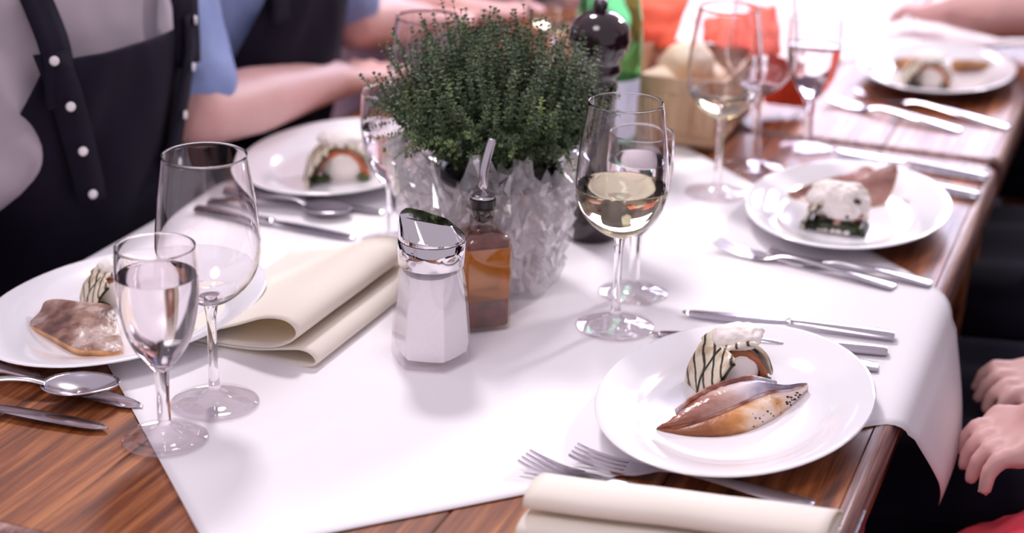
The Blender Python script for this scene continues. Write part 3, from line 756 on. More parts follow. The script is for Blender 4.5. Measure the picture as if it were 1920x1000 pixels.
# ------------------------------------------------------------------ green bottle
t = thing('glass_bottle', 'green glass water bottle with a pale label behind the pepper mill', 'bottle', at(1131, 288, .0022), 0)
o = mk('bottle_glass', *lathe([(0, .004), (.030, .001), (.038, 0), (.0405, .004), (.041, .02), (.041, .148), (.0398, .165), (.0355, .192), (.0280, .222), (.0195, .250), (.0150, .275), (.0135, .305), (.0155, .307), (.0155, .318), (.0120, .3185),
      (.0115, .305), (.0132, .275), (.0178, .249), (.0263, .221), (.0338, .191), (.0380, .164), (.0392, .147), (.0392, .02), (.036, .007), (0, .009)], 48), 'green_glass', t)
lb = []
for k in range(25):
    a = rad(-150 + 130 * k / 24); lb.append([(.0414 * math.cos(a), .0414 * math.sin(a), z) for z in (.030, .100)])
mk('label', *loft(lb, closed=False, caps=False), 'label_paper', t)
mk('cap', *lathe([(0, .3200), (.0160, .3195), (.0164, .302), (.0156, .3015)], 24), 'label_paper', t)

# ------------------------------------------------------------------ potted thyme in clear film
def potted_thyme(loc):
    r = random.Random(21)
    t = thing('potted_thyme', 'bushy green thyme plant in a pot wrapped in crinkled clear film', 'potted plant', loc, 0)
    OX, OY = -.018, .010
    o = mk('pot', *lathe([(0, .002), (.040, .002), (.042, .005), (.054, .098), (.058, .099), (.058, .108), (.0545, .108), (.053, .100), (.050, .098)], 40), 'pot_white', t); autosmooth(o, 40)
    mk('pot_rim', *lathe([(.0535, .1085), (.060, .1085), (.061, .112), (.060, .117), (.056, .118), (.0535, .113)], 40), 'pot_dark', t)
    V, Fc = lathe([(0, .113), (.012, .1135), (.024, .113), (.038, .1125), (.0535, .110)], 40)
    V = [(x, y, z + .003 * nz3(x * 90, y * 90, 2)) for x, y, z in V]; mk('soil', V, Fc, 'soil', t)
    # film: three crumpled layers with torn points
    for lay, (rb, rt, ht, amp) in enumerate(((.050, .080, .118, .0060), (.054, .090, .132, .0075))):
        n, m = 84, 17; V, Fc = [], []
        for k in range(m):
            f = k / (m - 1)
            for i in range(n):
                a = 2 * PI * (i + .5 * (k % 2) + r.uniform(-.28, .28)) / n
                top = f ** 1.3
                rr = rb + (rt - rb) * f ** .8 + r.uniform(-amp, amp) * (.35 + f) + .004 * math.sin(a * 7 + lay)
                z = .001 + (ht + .018 * math.sin(a * 5 + lay * 2) * f + .012 * math.sin(a * 11 + 1) * f) * f + (r.uniform(-.010, .014) if k == m - 1 else r.uniform(-.004, .004) * f)
                lx = OX * top
                V.append((rr * math.cos(a) + lx, rr * math.sin(a) + OY * top * .5, max(.0008, z)))
        for k in range(m - 1):
            for i in range(n):
                j = (i + 1) % n; a, b, c, d = k * n + i, k * n + j, (k + 1) * n + j, (k + 1) * n + i
                if (i + k) % 2: Fc += [(a, b, c), (a, c, d)]
                else: Fc += [(a, b, d), (b, c, d)]
        mk('film_wrap', V, Fc, 'film', t, smooth=False)
    # sprigs
    LV, LF, SV, SF, BV, BF = [], [], [], [], [], []
    def leaf(VV, FF, p, d, up, ln, wd):
        b = len(VV); s = d.cross(up)
        s = s.normalized() if s.length > 1e-5 else Vector((1, 0, 0))
        nrm = s.cross(d).normalized()
        VV.extend([tuple(p), tuple(p + d * ln * .5 + s * wd + nrm * ln * .10), tuple(p + d * ln - nrm * ln * .10), tuple(p + d * ln * .5 - s * wd + nrm * ln * .10)])
        FF.extend([(b, b + 1, b + 2), (b, b + 2, b + 3)])
    C0 = Vector((OX + .004, OY, .180)); NS = 1250
    for i in range(NS):
        zz = 1 - (i + .5) / NS * 1.72; an = i * 2.399963 + r.uniform(-.25, .25)
        h = math.sqrt(max(0, 1 - zz * zz)); dirv = Vector((h * math.cos(an), h * math.sin(an), zz))
        shell = r.uniform(.58, 1.0) if r.random() < .85 else r.uniform(.95, 1.10)
        if dirv.x < -.55 and r.random() < .45: continue      # the thin side of the bush
        wob = 1 + .10 * nz3(dirv.x * 2.2, dirv.y * 2.2, dirv.z * 2.2 + 5)
        end = C0 + Vector((dirv.x * .112 * shell * wob, dirv.y * .105 * shell * wob, dirv.z * (.077 if dirv.z > 0 else .076) * shell * wob))
        a0 = an + r.uniform(-.5, .5); r0 = r.uniform(0, .030)
        st = Vector((r0 * math.cos(a0), r0 * math.sin(a0), .113))
        mid = st.lerp(end, .55) + Vector((dirv.x * .022 + r.uniform(-.012, .012), dirv.y * .022 + r.uniform(-.012, .012), (-.006 if dirv.z > .1 else .020) + (.022 if dirv.z < -.25 else 0)))
        end = end + Vector((r.uniform(-.014, .014), r.uniform(-.014, .014), .002 + r.uniform(0, .010)))
        L_ = (mid - st).length + (end - mid).length; nst = 6
        bez = lambda f: st * (1 - f) ** 2 + mid * 2 * f * (1 - f) + end * f * f
        P = [bez(k / nst) for k in range(nst + 1)]
        b = len(SV)
        for k, p in enumerate(P):
            rd = .0007 * (1 - .6 * k / nst)
            for q in range(3): SV.append((p.x + rd * math.cos(q * 2.1), p.y + rd * math.sin(q * 2.1), p.z))
            if k:
                for q in range(3):
                    j = (q + 1) % 3; c = b + (k - 1) * 3; SF.append((c + q, c + j, c + 3 + j, c + 3 + q))
        bright = (dirv.y < -.25 and dirv.z < .35 and r.random() < .28)
        f = .22 if dirv.z < .2 else .36
        step = .0046 / L_
        k = 0
        while f < 1.0:
            p = bez(f); d = (bez(min(1, f + .02)) - bez(f - .02)).normalized()
            s1 = d.cross(Vector((math.cos(k * 1.57), math.sin(k * 1.57), .3))).normalized()
            sz = (.0078 - .0036 * (f - .2) / .8) * r.uniform(.7, 1.25)
            VV, FF = (BV, BF) if (bright and f > .55) else (LV, LF)
            for sg in (-1, 1):
                dd = (s1 * sg * .85 + d * r.uniform(.35, .75) + Vector((r.uniform(-.25, .25), r.uniform(-.25, .25), r.uniform(-.1, .25)))).normalized()
                leaf(VV, FF, p, dd, d, sz, sz * .34)
            if r.random() < .6:
                s2 = d.cross(s1)
                for sg in (-1, 1): leaf(VV, FF, p, (s2 * sg * .7 + d * .7).normalized(), d, sz * .7, sz * .22)
            f += step * r.uniform(.8, 1.2); k += 1
        for q in range(5):
            a = q * 1.26; leaf(BV if bright else LV, BF if bright else LF, bez(1), (d + Vector((math.cos(a), math.sin(a), 0)) * .6).normalized(), Vector((0, 0, 1)), .0038, .0012)
    for nm, V, Fc, m in (('foliage', LV, LF, 'thyme'), ('fresh_foliage', BV, BF, 'thyme_tip'), ('stems', SV, SF, 'thyme_stem')):
        o = mk(nm, V, Fc, m, t, smooth=False); o['kind'] = 'stuff'
    return t
potted_thyme(at(934, 527, .0022))

# ------------------------------------------------------------------ basket with bread and a red napkin
bc = at(1340, 283, .001)
bu, bv = uvof(bc); bu -= .062; bv += .075
t = thing('bread_basket', 'pale chip-wood bread basket beside the green bottle', 'basket', tab(bu, bv, .0022), TROT)
BW, BD, BH = .060, .078, .088
def bface(cx, cy, dx, dy, half, n, nx, ny):
    for k in range(n):
        s0 = -half + 2 * half * k / n; s1 = -half + 2 * half * (k + 1) / n
        rings = []
        for z, fl in ((.002, 1.0), (BH * .5, 1.075), (BH, 1.15)):
            a = (cx * fl + dx * (s0 * fl + .0009), cy * fl + dy * (s0 * fl + .0009)); b = (cx * fl + dx * (s1 * fl - .0009), cy * fl + dy * (s1 * fl - .0009))
            th = .0016 + .0016 * (k % 2)
            rings.append([(a[0], a[1], z), (b[0], b[1], z), (b[0] + nx * th, b[1] + ny * th, z), (a[0] + nx * th, a[1] + ny * th, z)])
        mk('slat', *loft(rings), 'chip_wood', t, False)
bface(0, -BD, 1, 0, BW, 8, 0, -1); bface(0, BD, 1, 0, BW, 8, 0, 1)
bface(-BW, 0, 0, 1, BD, 10, -1, 0); bface(BW, 0, 0, 1, BD, 10, 1, 0)
mk('base', *boxv(-BW, BW, -BD, BD, .0005, .003), 'chip_wood', t, False)
for z0_, z1_ in ((.070, .0895), (.006, .014)):
    def rg(z, ex):
        fl = 1 + .15 * z / BH
        return [(sx * (BW * fl + ex), sy * (BD * fl + ex), z) for sx, sy in ((1, 1), (-1, 1), (-1, -1), (1, -1))]
    V, Fc = loft([rg(z0_, .0030), rg(z0_, .0050), rg(z1_, .0052), rg(z1_, .0030), rg(z0_, .0030)], caps=False)
    o = mk('rim_band', V, Fc, 'chip_wood', t, False)
BL = ['pale bread roll near the front of the basket', 'browned bread roll at the back of the basket by the red napkin', 'round pale bread roll on top of the others in the basket', 'bread roll leaning on the far wall of the basket']
for k, (du, dv, dz, sx) in enumerate(((-.020, -.030, .060, 1), (.018, .020, .060, 1.05), (.004, -.012, .092, 1.0), (-.018, .038, .070, .9))):
    o = blob('bread_roll', .036 * sx, .030 * sx, .026 * sx, 'bread', None, (0, 0, 0), .12, 40, k * 3, 4, False)
    o.location = tab(bu + du, bv + dv, dz); o.rotation_euler.z = k; tag(o, BL[k], 'bread roll', 'bread rolls in the basket')
t = thing('red_napkin', 'bright orange-red napkin crumpled over the bread basket', 'napkin', tab(bu, bv, .0), 0)
def fold(pts, seed, bulge=.012):
    P = [at(*p) - t.location for p in pts]   # a quad of corners, bent and rumpled
    n = 14; V, Fc = [], []
    for i in range(n + 1):
        for j in range(n + 1):
            a, b = i / n, j / n
            p = P[0].lerp(P[1], a).lerp(P[3].lerp(P[2], a), b)
            p = p + Vector((.004 * nz3(a * 3 + seed, b * 3, 1), .006 * nz3(a * 3, b * 3 + seed, 4) - bulge * math.sin(PI * a) * math.sin(PI * b), .006 * nz3(a * 4, b * 4, seed) + bulge * .5 * math.sin(PI * b)))
            p.z = max(p.z, .004); V.append(p)
    for i in range(n):
        for j in range(n):
            q = i * (n + 1) + j; Fc.append((q, q + n + 1, q + n + 2, q + 1))
    o = mk('fold', V, Fc, 'red_cloth', t); solidify(o, .002, 0); subsurf(o, 1)
fold([(1172, -8, .150), (1300, -14, .150), (1262, 92, .098), (1196, 78, .100)], 1)
fold([(1300, 36, .120), (1420, 20, .130), (1430, 96, .100), (1310, 80, .100)], 5, .004)
fold([(1405, 10, .135), (1458, 12, .130), (1470, 100, .085), (1410, 110, .090)], 2, .008)
fold([(1440, 90, .090), (1478, 116, .085), (1514, 206, .006), (1432, 192, .012)], 3, .008)

# ------------------------------------------------------------------ cream napkins: a folded sheet swept along its fold
def napkin(label, cross, origin, axis, side, length, skew=0.0, seed=0):
    o3 = Vector(origin); cs = spline(cross, 110); n = 26; V, Fc = [], []
    for k in range(n):
        f = k / (n - 1); c = o3 + axis * (length * f)
        for i, (x, z) in enumerate(cs):
            p = c + side * (x + skew * f * .0) + Vector((0, 0, max(.0012, z * (1 + .05 * nz3(f * 3, x * 20, seed))))) + axis * (skew * x)
            V.append(p - o3)
    m = len(cs)
    for k in range(n - 1):
        for i in range(m - 1): Fc.append((k * m + i, k * m + i + 1, (k + 1) * m + i + 1, (k + 1) * m + i))
    o = mk('cloth_napkin', V, Fc, 'napkin_cream', loc=o3); solidify(o, .0016, 0)
    return tag(o, label, 'napkin', 'folded cream napkins')
L_cross = [(-.150, .0030), (-.110, .0026), (-.060, .0022), (-.020, .0020), (-.004, .0040), (.0005, .0090), (-.004, .0150), (-.014, .0175), (-.030, .0150), (-.060, .0090), (-.100, .0065),
           (-.120, .0070), (-.095, .0090), (-.070, .0105), (-.045, .0140), (-.026, .0220), (-.018, .0310), (-.022, .0395), (-.034, .0430), (-.052, .0400), (-.078, .0290), (-.104, .0190), (-.128, .0130), (-.146, .0090)]
pa = at(592, 696, 0)
pb = at(748, 572, 0)
ax = (pb - pa).normalized()
napkin('cream cloth napkin folded double, left of the salt shaker', L_cross, pa, ax, Vector((ax.y, -ax.x, 0)), .225, 0, 1)
R_cross = [(-.058, .0030), (-.030, .0024), (-.005, .0022), (.012, .0028), (.0200, .0070), (.0175, .0130), (.008, .0155), (-.012, .0145), (-.035, .0125), (-.054, .0120), (-.060, .0135), (-.045, .0155), (-.022, .0175), (-.004, .0190), (.0060, .0240),
           (.0045, .0310), (-.006, .0350), (-.020, .0345), (-.034, .0300), (-.048, .0225), (-.060, .0150)]
qa = at(985, 998, .0); qb = at(1545, 1072, .0)
axr = (qb - qa).normalized()
napkin('cream cloth napkin folded double, covering fork handles at the bottom edge', R_cross, qa, axr, Vector((axr.y, -axr.x, 0)), (qb - qa).length, -.16, 4)

# ------------------------------------------------------------------ cutlery, built along +x from handle end (0) to tip
def strip(name, st, parent, mat='steel', seg=12, sub=0):
    """stations (x, half width, z centre, half thickness)"""
    rings = [[(x, w * math.cos(2 * PI * k / seg), z + h * math.sin(2 * PI * k / seg)) for k in range(seg)] for x, w, z, h in st]
    o = mk(name, *loft(rings), mat, parent); autosmooth(o, 50); return o
CUT = 'table cutlery'
def lay(t, tip, end, z, roll=0):
    """place a piece with its tip and its handle end over two pixels of the table plane"""
    a, b = at(*end, z), at(*tip, z); d = b - a
    t.location = a; t.rotation_euler = (roll, 0, math.atan2(d.y, d.x)); t.scale = (1, 1, 1)
    return d.length
def fork(label, tip, end, z=.004, ln=None):
    t = thing('fork', label, 'fork', group='table forks'); L_ = lay(t, tip, end, z)
    if ln:                                  # keep the tip, true length
        d = Vector((math.cos(t.rotation_euler.z), math.sin(t.rotation_euler.z), 0)); t.location += d * (L_ - ln); L_ = ln
    S = L_ / .195
    st = spline([(0, .0095, .001, .0010), (.012, .0105, .002, .0012), (.05, .0080, .0050, .0015), (.095, .0042, .0075, .0018), (.118, .0040, .0068, .0018), (.130, .0080, .0042, .0013), (.140, .0118, .0022, .0011), (.150, .0122, .0014, .0010)], 26)
    h = strip('handle', [(x * S, w_, z_, t_) for x, w_, z_, t_ in st], t)
    for k in range(4):
        y = (-1.5 + k) * .0064
        pts = spline([(.148, y, .0015, .0023), (.165, y, .0016, .0020), (.185, y * 1.02, .0050, .0015), (.195, y * 1.02, .0080, .0008)], 10)
        rings = [[(x * S, yy + w_ * c, zz + .0009 * s) for c, s in ((1, 1), (-1, 1), (-1, -1), (1, -1))] for x, yy, zz, w_ in pts]
        o = mk('tine', *loft(rings), 'steel', t); autosmooth(o, 40)
    return t
def knife(label, tip, end, z=.003, ln=None, edge=1):
    t = thing('table_knife', label, 'knife', group='table knives'); L_ = lay(t, tip, end, z)
    if ln:
        d = Vector((math.cos(t.rotation_euler.z), math.sin(t.rotation_euler.z), 0)); t.location += d * (L_ - ln); L_ = ln
    S = L_ / .215
    st = spline([(0, .0070, .0030, .0030), (.004, .0088, .0034, .0036), (.04, .0082, .0038, .0038), (.085, .0062, .0040, .0036), (.100, .0056, .0040, .0034), (.104, .0062, .0040, .0036), (.108, .0050, .0040, .0026)], 24)
    strip('handle', [(x * S, w_, z_, t_) for x, w_, z_, t_ in st], t)
    bl = spline([(.106, .0046, 0, 0), (.120, .0080, 0, 0), (.150, .0100, 0, 0), (.185, .0098, 0, 0), (.204, .0075, 0, 0), (.215, .0012, 0, 0)], 20)
    rings = [[(x * S, -edge * w_ * .75, .0046 - .0022 * min(1, max(0, (x - .106) / .1))), (x * S, 0, .0056 - .0022 * min(1, max(0, (x - .106) / .1))), (x * S, edge * w_, .0036 - .0022 * min(1, max(0, (x - .106) / .1))), (x * S, 0, .0036 - .0022 * min(1, max(0, (x - .106) / .1)))] for x, w_, _, _ in bl]
    o = mk('blade', *loft(rings), 'steel', t); autosmooth(o, 30)
    return t
def spoon(label, tip, end, z=.004, ln=None):
    t = thing('spoon', label, 'spoon', group='table spoons'); L_ = lay(t, tip, end, z)
    if ln:
        d = Vector((math.cos(t.rotation_euler.z), math.sin(t.rotation_euler.z), 0)); t.location += d * (L_ - ln); L_ = ln
    S = L_ / .195
    st = spline([(0, .0095, .001, .0010), (.012, .0105, .002, .0012), (.05, .0080, .0080, .0016), (.095, .0045, .0150, .0019), (.120, .0038, .0145, .0020), (.136, .0048, .0110, .0016)], 24)
    strip('handle', [(x * S, w_, z_, t_) for x, w_, z_, t_ in st], t)
    V, Fc = [], []; nr, ns = 9, 32
    for k in range(nr + 1):
        f = k / nr
        for i in range(ns):
            a = 2 * PI * i / ns; x = .164 + .032 * f * math.cos(a) * (1.0 if math.cos(a) > 0 else .98); wv = .0215 * (1 - .12 * math.cos(a))
            y = wv * f * math.sin(a); V.append((x * S, y, .0014 + .0088 * f ** 2.2))
    for k in range(nr):
        for i in range(ns):
            j = (i + 1) % ns; Fc.append((k * ns + i, k * ns + j, (k + 1) * ns + j, (k + 1) * ns + i))
    o = mk('bowl', V, Fc, 'steel', t); solidify(o, .0011, 1)
    return t
# beside the front plate
fork('fork with a bare handle, its tines nearest the front plate', (1074, 860), (1524, 952), .0032)
fork('fork with its handle hidden under the bottom napkin', (982, 872), (1440, 998), .0030, .195)
knife('knife laid behind the front plate, its wide blade beside the white wine glass', (1279, 588), (1676, 636), .0032)
knife('knife whose blade tip shows by the foot of the white wine glass', (1222, 628), (1662, 664), .0026)
spoon('spoon nearly hidden by the front plate, only the handle end showing', (1250, 652), (1646, 690), .0030)
# beside the plate with the upturned tail
fork('fork in front of the plate with the upturned tail, nearest that plate', (1440, 482), (1745, 534), .0030)
fork('fork in front of the plate with the upturned tail, nearer the white wine', (1342, 464), (1676, 540), .0030)
knife('knife behind the plate with the upturned tail, nearer the table joint', (1560, 283), (1850, 338), .0015)
knife('knife behind the plate with the upturned tail, closest to its rim', (1545, 315), (1834, 372), .0015)
# before the person in blue
knife('knife lying nearest the cream napkin before the person in blue', (668, 450), (366, 396), .003)
spoon('spoon between knives before the person in blue', (656, 408), (392, 378), .003)
knife('knife tucked under the plate before the person in blue', (722, 402), (430, 362), .0026)
# at the corner
spoon('shiny spoon on the bare wood at the table corner', (224, 736), (-150, 748), .010, .195)
knife('knife on the bare wood at the table corner, in front of the spoon', (202, 808), (-190, 742), .002, .215)
knife('dark knife half under the corner plate, its tip on the paper', (268, 766), (-120, 668), .002, .215, -1)
knife('short knife end showing between the tall empty glass and the napkin', (516, 507), (330, 585), .002, .19)
# by the farthest plate
fork('fork before the farthest plate, its tines pointing at the red napkin', (1604, 176), (1890, 240), .0015)
fork('fork before the farthest plate, lying nearer the table joint', (1550, 190), (1800, 246), .0015)

# ------------------------------------------------------------------ people
_b = bmesh.new(); bmesh.ops.create_icosphere(_b, subdivisions=2, radius=1)
ICO_V = [tuple(v.co) for v in _b.verts]; ICO_F = [tuple(v.index for v in f.verts) for f in _b.faces]; _b.free()
class Soup:                                     # loose closed pieces, later fused into one skin
    def __init__(self): self.V, self.F = [], []
    def add(self, V, Fc):
        b = len(self.V); self.V += [tuple(v) for v in V]; self.F += [tuple(i + b for i in f) for f in Fc]
def sph(bm, p, r):
    a, b, c = r if hasattr(r, '__len__') else (r, r, r)
    bm.add([(p[0] + x * a, p[1] + y * b, p[2] + z * c) for x, y, z in ICO_V], ICO_F)
def chain(bm, pts):
    for (p, r), (q, s) in zip(pts, pts[1:]):
        p, q = Vector(p), Vector(q); n = max(1, int((q - p).length / (.38 * min(r, s))))
        for k in range(n + 1): sph(bm, p.lerp(q, k / n), r + (s - r) * k / n)
def remesh(name, bm, mat, parent, vox, sm=6):
    o = mk(name, bm.V, bm.F, mat, parent)
    m = o.modifiers.new('r', 'REMESH'); m.mode = 'VOXEL'; m.voxel_size = vox; m.use_smooth_shade = True
    s = o.modifiers.new('sm', 'SMOOTH'); s.iterations = sm; s.factor = .5
    return o
TORSO = [(.44, -.01, .115, .170), (.52, 0, .125, .172), (.62, .015, .120, .160), (.72, .035, .118, .152), (.82, .055, .118, .160), (.92, .070, .115, .172), (1.00, .075, .100, .172), (1.045, .075, .078, .135), (1.075, .070, .055, .070)]
def torso_at(z):
    for a, b in zip(TORSO, TORSO[1:]):
        if a[0] <= z <= b[0]:
            f = (z - a[0]) / (b[0] - a[0]); return tuple(x + (y - x) * f for x, y in zip(a[1:], b[1:]))
    return TORSO[-1][1:]
def person(label, u, v, facing, turn, arms, shirt, sleeve, apron='navy_denim', bare=True, straps=True, trousers='navy_cloth', fine=False):
    """seated figure; arms = two of (elbow, wrist, fingertips) in the place, right arm first"""
    base = tab(u, v, -TT); f = Matrix.Rotation(rad(turn), 3, 'Z') @ (ND * facing); s = Vector((f.y, -f.x, 0))
    t = thing('person', label, 'person', base, 0)
    P = lambda a, b, z: f * a + s * b + Vector((0, 0, z))
    W = lambda p: Vector(p) - base
    def torso_bm(bm, ex):
        rings = []
        for z, c, a, b in TORSO:
            rings.append([P(c + (a + ex) * math.cos(2 * PI * k / 28), (b + ex) * math.sin(2 * PI * k / 28), z) for k in range(28)])
        bm.add(*loft(rings))
    def hand(bm, wr, tip, side):
        d = (tip - wr).normalized(); ln = (tip - wr).length; sd = d.cross(Vector((0, 0, 1))).normalized() * side; up = sd.cross(d) * side
        palm = wr + d * ln * .28
        for k in range(4):
            y = (-1.5 + k) * .0195; chain(bm, [(wr + sd * y * .5, .020), (wr + d * ln * .46 + sd * y, .0125)])
            fl = (.86, 1.0, 1.03, .95)[k]; b0 = wr + d * ln * .46 + sd * y; dk = (d + sd * ((-1.5 + k) * .13)).normalized()
            j1 = b0 + dk * ln * .24 * fl + up * .007; j2 = j1 + dk * ln * .17 * fl - up * .007; j3 = j2 + dk * ln * .12 * fl - up * .013
            chain(bm, [(b0, .0105), (j1, .0090), (j2, .0082), (j3, .0072)])
        th = wr + d * ln * .16 - sd * .026
        chain(bm, [(wr + d * ln * .08 - sd * .012, .016), (th, .0135), (th + d * ln * .20 - sd * .022, .0112), (th + d * ln * .36 - sd * .020 - up * .004, .0092)])
    bm = Soup(); torso_bm(bm, -.012)
    hc = P(.12, 0, 1.235)
    chain(bm, [(P(.075, 0, 1.05), .056), (P(.095, 0, 1.13), .050), (P(.105, 0, 1.17), .052)])
    sph(bm, hc + Vector((0, 0, .02)), (.082, .082, .098)); sph(bm, hc + f * .022 - Vector((0, 0, .05)), (.060, .060, .058))
    chain(bm, [(hc + f * .080 + Vector((0, 0, .018)), .010), (hc + f * .102 - Vector((0, 0, .014)), .014)])
    chain(bm, [(hc + f * .078 - s * .018 - Vector((0, 0, .052)), .009), (hc + f * .078 + s * .018 - Vector((0, 0, .052)), .009)])
    for q in (-1, 1):
        chain(bm, [(hc + s * q * .080 + Vector((0, 0, .02)), .014), (hc + s * q * .078 - Vector((0, 0, .015)), .011)])
        sph(bm, hc + s * q * .030 + f * .070 + Vector((0, 0, .016)), (.013, .013, .010))
    sh = []
    for q, (el, wr, tip) in zip((1, -1), arms):
        so = P(.075, q * .180, .995); el, wr, tip = W(el), W(wr), W(tip); sh.append((so, el, wr))
        chain(bm, [(P(.07, q * .12, .99), .060), (so, .056), (so.lerp(el, .5), .048), (el, .040), (el.lerp(wr, .35), .042), (wr, .027)])
        hand(bm, wr, tip, q)
    lg = []
    for q in (-1, 1):
        L_ = [(P(.02, q * .085, .53), .080), (P(.22, q * .10, .535), .074), (P(.41, q * .11, .52), .060), (P(.42, q * .11, .40), .055), (P(.38, q * .11, .10), .040), (P(.38, q * .11, .055), .042)]
        lg.append(L_); chain(bm, [(p, r - .008) for p, r in L_]); chain(bm, [(P(.37, q * .11, .045), .040), (P(.52, q * .12, .032), .030)])
    body = remesh('body', bm, 'skin', t, .0042 if fine else .0065, 4)
    bm = Soup(); torso_bm(bm, .002)
    for so, el, wr in sh:
        pts = [(so - f * .005, .064), (so.lerp(el, .5), .062), (el.lerp(so, .05), .058)]
        if sleeve == 'short': pts = [(so, .064), (so.lerp(el, .5), .060), (so.lerp(el, .80), .056)]
        if sleeve == 'long': pts += [(el.lerp(wr, .4), .049), (el.lerp(wr, .92), .038)]
        chain(bm, [(P(.07, (so.dot(s)) * .62, .985), .064)] + pts)
    sh_o = remesh('shirt', bm, shirt, t, .009, 3)
    ds = sh_o.modifiers.new('d', 'DISPLACE'); tx = bpy.data.textures.new('cloth_folds', 'CLOUDS'); tx.noise_scale = .07; ds.texture = tx; ds.strength = .009; ds.mid_level = .5
    collar = []
    for k in range(24):
        a = 2 * PI * k / 24; collar.append([P(.085 + .060 * math.cos(a), .066 * math.sin(a), 1.058 + .01 * math.cos(a)), P(.085 + .078 * math.cos(a), .080 * math.sin(a), 1.075 - .028 * math.cos(a)), P(.085 + .094 * math.cos(a), .096 * math.sin(a), 1.044 - .030 * math.cos(a))])
    collar.append(collar[0]); o = mk('collar', *loft(collar, closed=False, caps=False), shirt, sh_o); solidify(o, .003, 0)
    bm = Soup()
    for L_ in lg: chain(bm, [(p, r + .004) for p, r in L_[:-1]])
    chain(bm, [(P(.0, -.08, .52), .10), (P(.0, .08, .52), .10)])
    remesh('trousers', bm, trousers, t, .010, 4)
    hb = Soup()
    sph(hb, hc + Vector((0, 0, .035)) - f * .012, (.090, .090, .096)); sph(hb, hc - f * .035 - Vector((0, 0, .03)), (.072, .072, .075))
    remesh('hair', hb, 'hair', t, .009, 3)
    for q in (-1, 1):
        V, Fc = tube([P(.26, q * .12, .018), P(.33, q * .12, .045), P(.42, q * .12, .048), P(.52, q * .125, .036), P(.575, q * .125, .022)], [.030, .047, .047, .044, .024], 14)
        V = [Vector((x, y, max(z, .002))) for x, y, z in V]; mk('shoe', V, Fc, 'pot_dark', t)
    if apron:
        def sk(ang, z, ex):
            c, a, b = torso_at(z); return P(c + (a + ex) * math.cos(ang), (b + ex) * math.sin(ang), z)
        rows = []; zs = [.60 + (.945 - .60) * k / 16 for k in range(17)]
        for z in zs:
            wd = rad(62) if z < .78 else rad(62 - 30 * ((z - .78) / .165) ** 1.1)
            rows.append([sk(-wd + 2 * wd * i / 24, z, .024 + .004 * math.sin(z * 30 + i * .7) * (1 if z < .92 else .3) + .004 * nz3(i * .35, z * 9, u)) for i in range(25)])
        ap = mk('apron', *loft(rows, closed=False, caps=False), apron, t); solidify(ap, .003, 1); subsurf(ap, 1)
        # apron skirt over the lap
        rows = []
        for k in range(9):
            a_ = .13 + .26 * k / 8
            rows.append([P(a_, -.20 + .40 * i / 18, .622 - .010 * math.cos(i * 1.1) - (.06 * abs(i / 9 - 1) ** 3) - .02 * (k / 8) ** 2) for i in range(19)])
        o = mk('apron_skirt', *loft(rows, closed=False, caps=False), apron, ap); solidify(o, .003, 1)
        for q in (-1, 1):
            wd = rad(29)
            pts = [sk(q * wd * 1.0, .90, .031), sk(q * wd * .98, .945, .031), sk(q * rad(30), .985, .026), P(.13, q * .078, 1.035), P(.075, q * .084, 1.062), P(.0, q * .085, 1.035), P(-.035, q * .08, .96)]
            pts = spline([tuple(p) for p in pts], 20); tw = f.cross(Vector((0, 0, 1)))
            rings = [[Vector(p) + s * w_ for w_ in (-.019, -.0065, .0065, .019)] for p in pts]
            o = mk('strap', *loft(rings, closed=False, caps=False), apron, ap); solidify(o, .004, 1)
            if straps:
                # placket with buttons running down from the strap
                zz = [.79 + (.955 - .79) * k / 10 for k in range(11)]
                rings = [[sk(q * (rad(31 - (0.955 - z) * 75)) + d_, z, .034) for d_ in (-.09, 0, .09)] for z in zz]
                pk = mk('placket', *loft(rings, closed=False, caps=False), apron, ap); solidify(pk, .003, 1)
                for z in (.800, .850, .900, .948):
                    p = sk(q * rad(31 - (.955 - z) * 75), z, .0365); nr = (p - P(torso_at(z)[0], 0, z)).normalized()
                    V, Fc = lathe([(0, .003), (.0036, .0028), (.0048, .0018), (.0048, 0), (0, 0)], 16); qn = Vector((0, 0, 1)).rotation_difference(nr)
                    mk('button', [p + qn @ Vector(c) for c in V], Fc, 'button', pk)
    return t
e = lambda p, dz=0: p + Vector((0, 0, dz))
person('person in grey shirt and dark buttoned apron behind the corner plate', -1.170, 1.475, 1, -8,
       [(at_u(-4, 290, -1.06), tab(-1.12, 1.07, .0), tab(-1.02, 1.00, -.09)), (tab(-1.13, 1.72, .03), tab(-1.03, 1.66, -.08), tab(-1.00, 1.55, -.115))], 'grey_shirt', 'long')
person('person in blue shirt and dark apron resting bare forearms on the table', -1.165, 1.86, 1, 0,
       [(at_u(372, 214, -.985), at(628, 150, .045), at(742, 128, .030)), (at_u(660, 40, -1.02), at(790, 38, .05), at(880, 26, .035))], 'blue_shirt', 'short', straps=False)
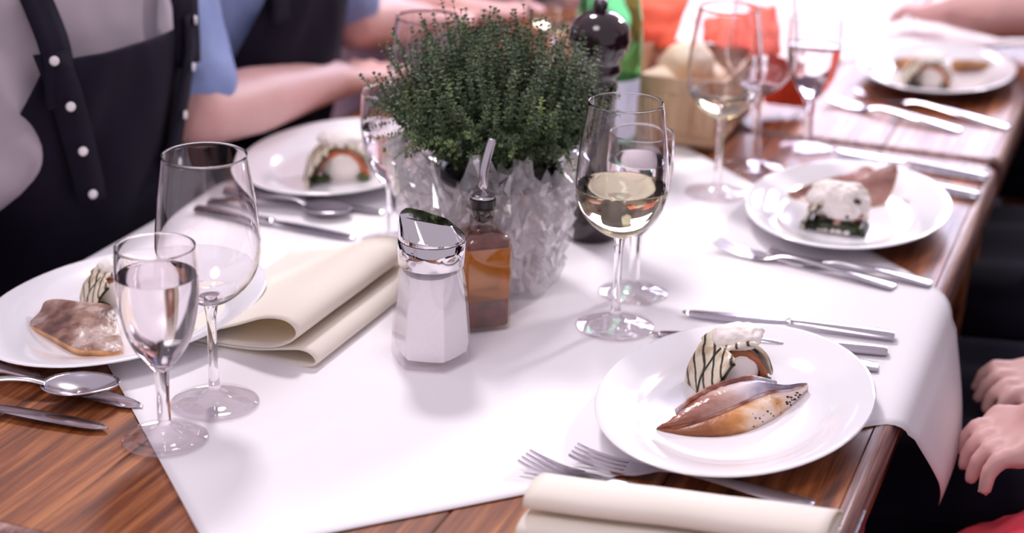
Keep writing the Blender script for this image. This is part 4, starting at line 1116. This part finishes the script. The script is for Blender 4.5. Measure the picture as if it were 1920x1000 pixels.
person('person in pale pink shirt seated beyond the one in blue', -1.22, 2.50, 1, 0,
       [(tab(-1.16, 2.24, .06), tab(-1.0, 2.36, .045), tab(-.87, 2.44, .03)), (tab(-1.16, 2.76, .06), tab(-1.0, 2.66, .045), tab(-.86, 2.62, .03))], 'pink_shirt', 'short', apron=None)
person('person whose bare arm rests beyond the farthest plate', .12, 2.95, -1, 0,
       [(tab(-.06, 3.10, .07), tab(-.26, 2.98, .05), tab(-.40, 2.92, .03)), (at(1935, 26, .06), at(1790, 22, .05), at(1695, 22, .03))], 'navy_cloth', 'short')
person('dark-clothed person whose lap shows past the edge near the two joined tables', .17, 2.22, -1, 0,
       [(tab(.16, 2.47, -.01), tab(.01, 2.40, -.10), tab(-.09, 2.33, -.12)), (tab(.16, 1.97, -.01), tab(.02, 2.05, -.10), tab(-.08, 2.13, -.12))], 'navy_cloth', 'long')
person('person in dark clothes with hands in the lap beside the hanging paper corner', .16, 1.72, -1, 0,
       [(tab(.10, 1.96, -.02), at(1985, 705, -.085), at(1838, 735, -.105)), (tab(.14, 1.46, -.01), at(1962, 800, -.062), at(1806, 862, -.095))], 'navy_cloth', 'short', fine=True)

# ------------------------------------------------------------------ benches and the red coat
def bench(u, label):
    t = thing('bench', label, 'bench', tab(u, 1.9, -TT), TROT, 'long wooden benches')
    for k in range(3):
        o = mk('seat_board', *boxv(-.15 + k * .1, -.152 + (k + 1) * .1, -1.2, 1.5, .405, .435), 'grey_bench', t, False); bevel(o, .003)
    for y in (-1.0, .1, 1.3):
        for x in (-.11, .11):
            o = mk('leg', *boxv(x - .022, x + .022, y - .022, y + .022, 0, .404), 'grey_bench', t, False); bevel(o, .003)
    return t
bench(-1.17, 'grey-brown wooden bench under the diners in grey and blue')
bench(.06, 'grey-brown wooden bench beside the hanging paper corner')
t = blob('red_coat', .10, .17, .125, 'red_coat', None, (0, 0, 0), .16, 11, 3, 4, True)
t.location = tab(-.028, 1.37, -.315 + .0688); t.rotation_euler.z = TROT; tag(t, 'bright red coat bundled on the bench beside the table', 'coat')
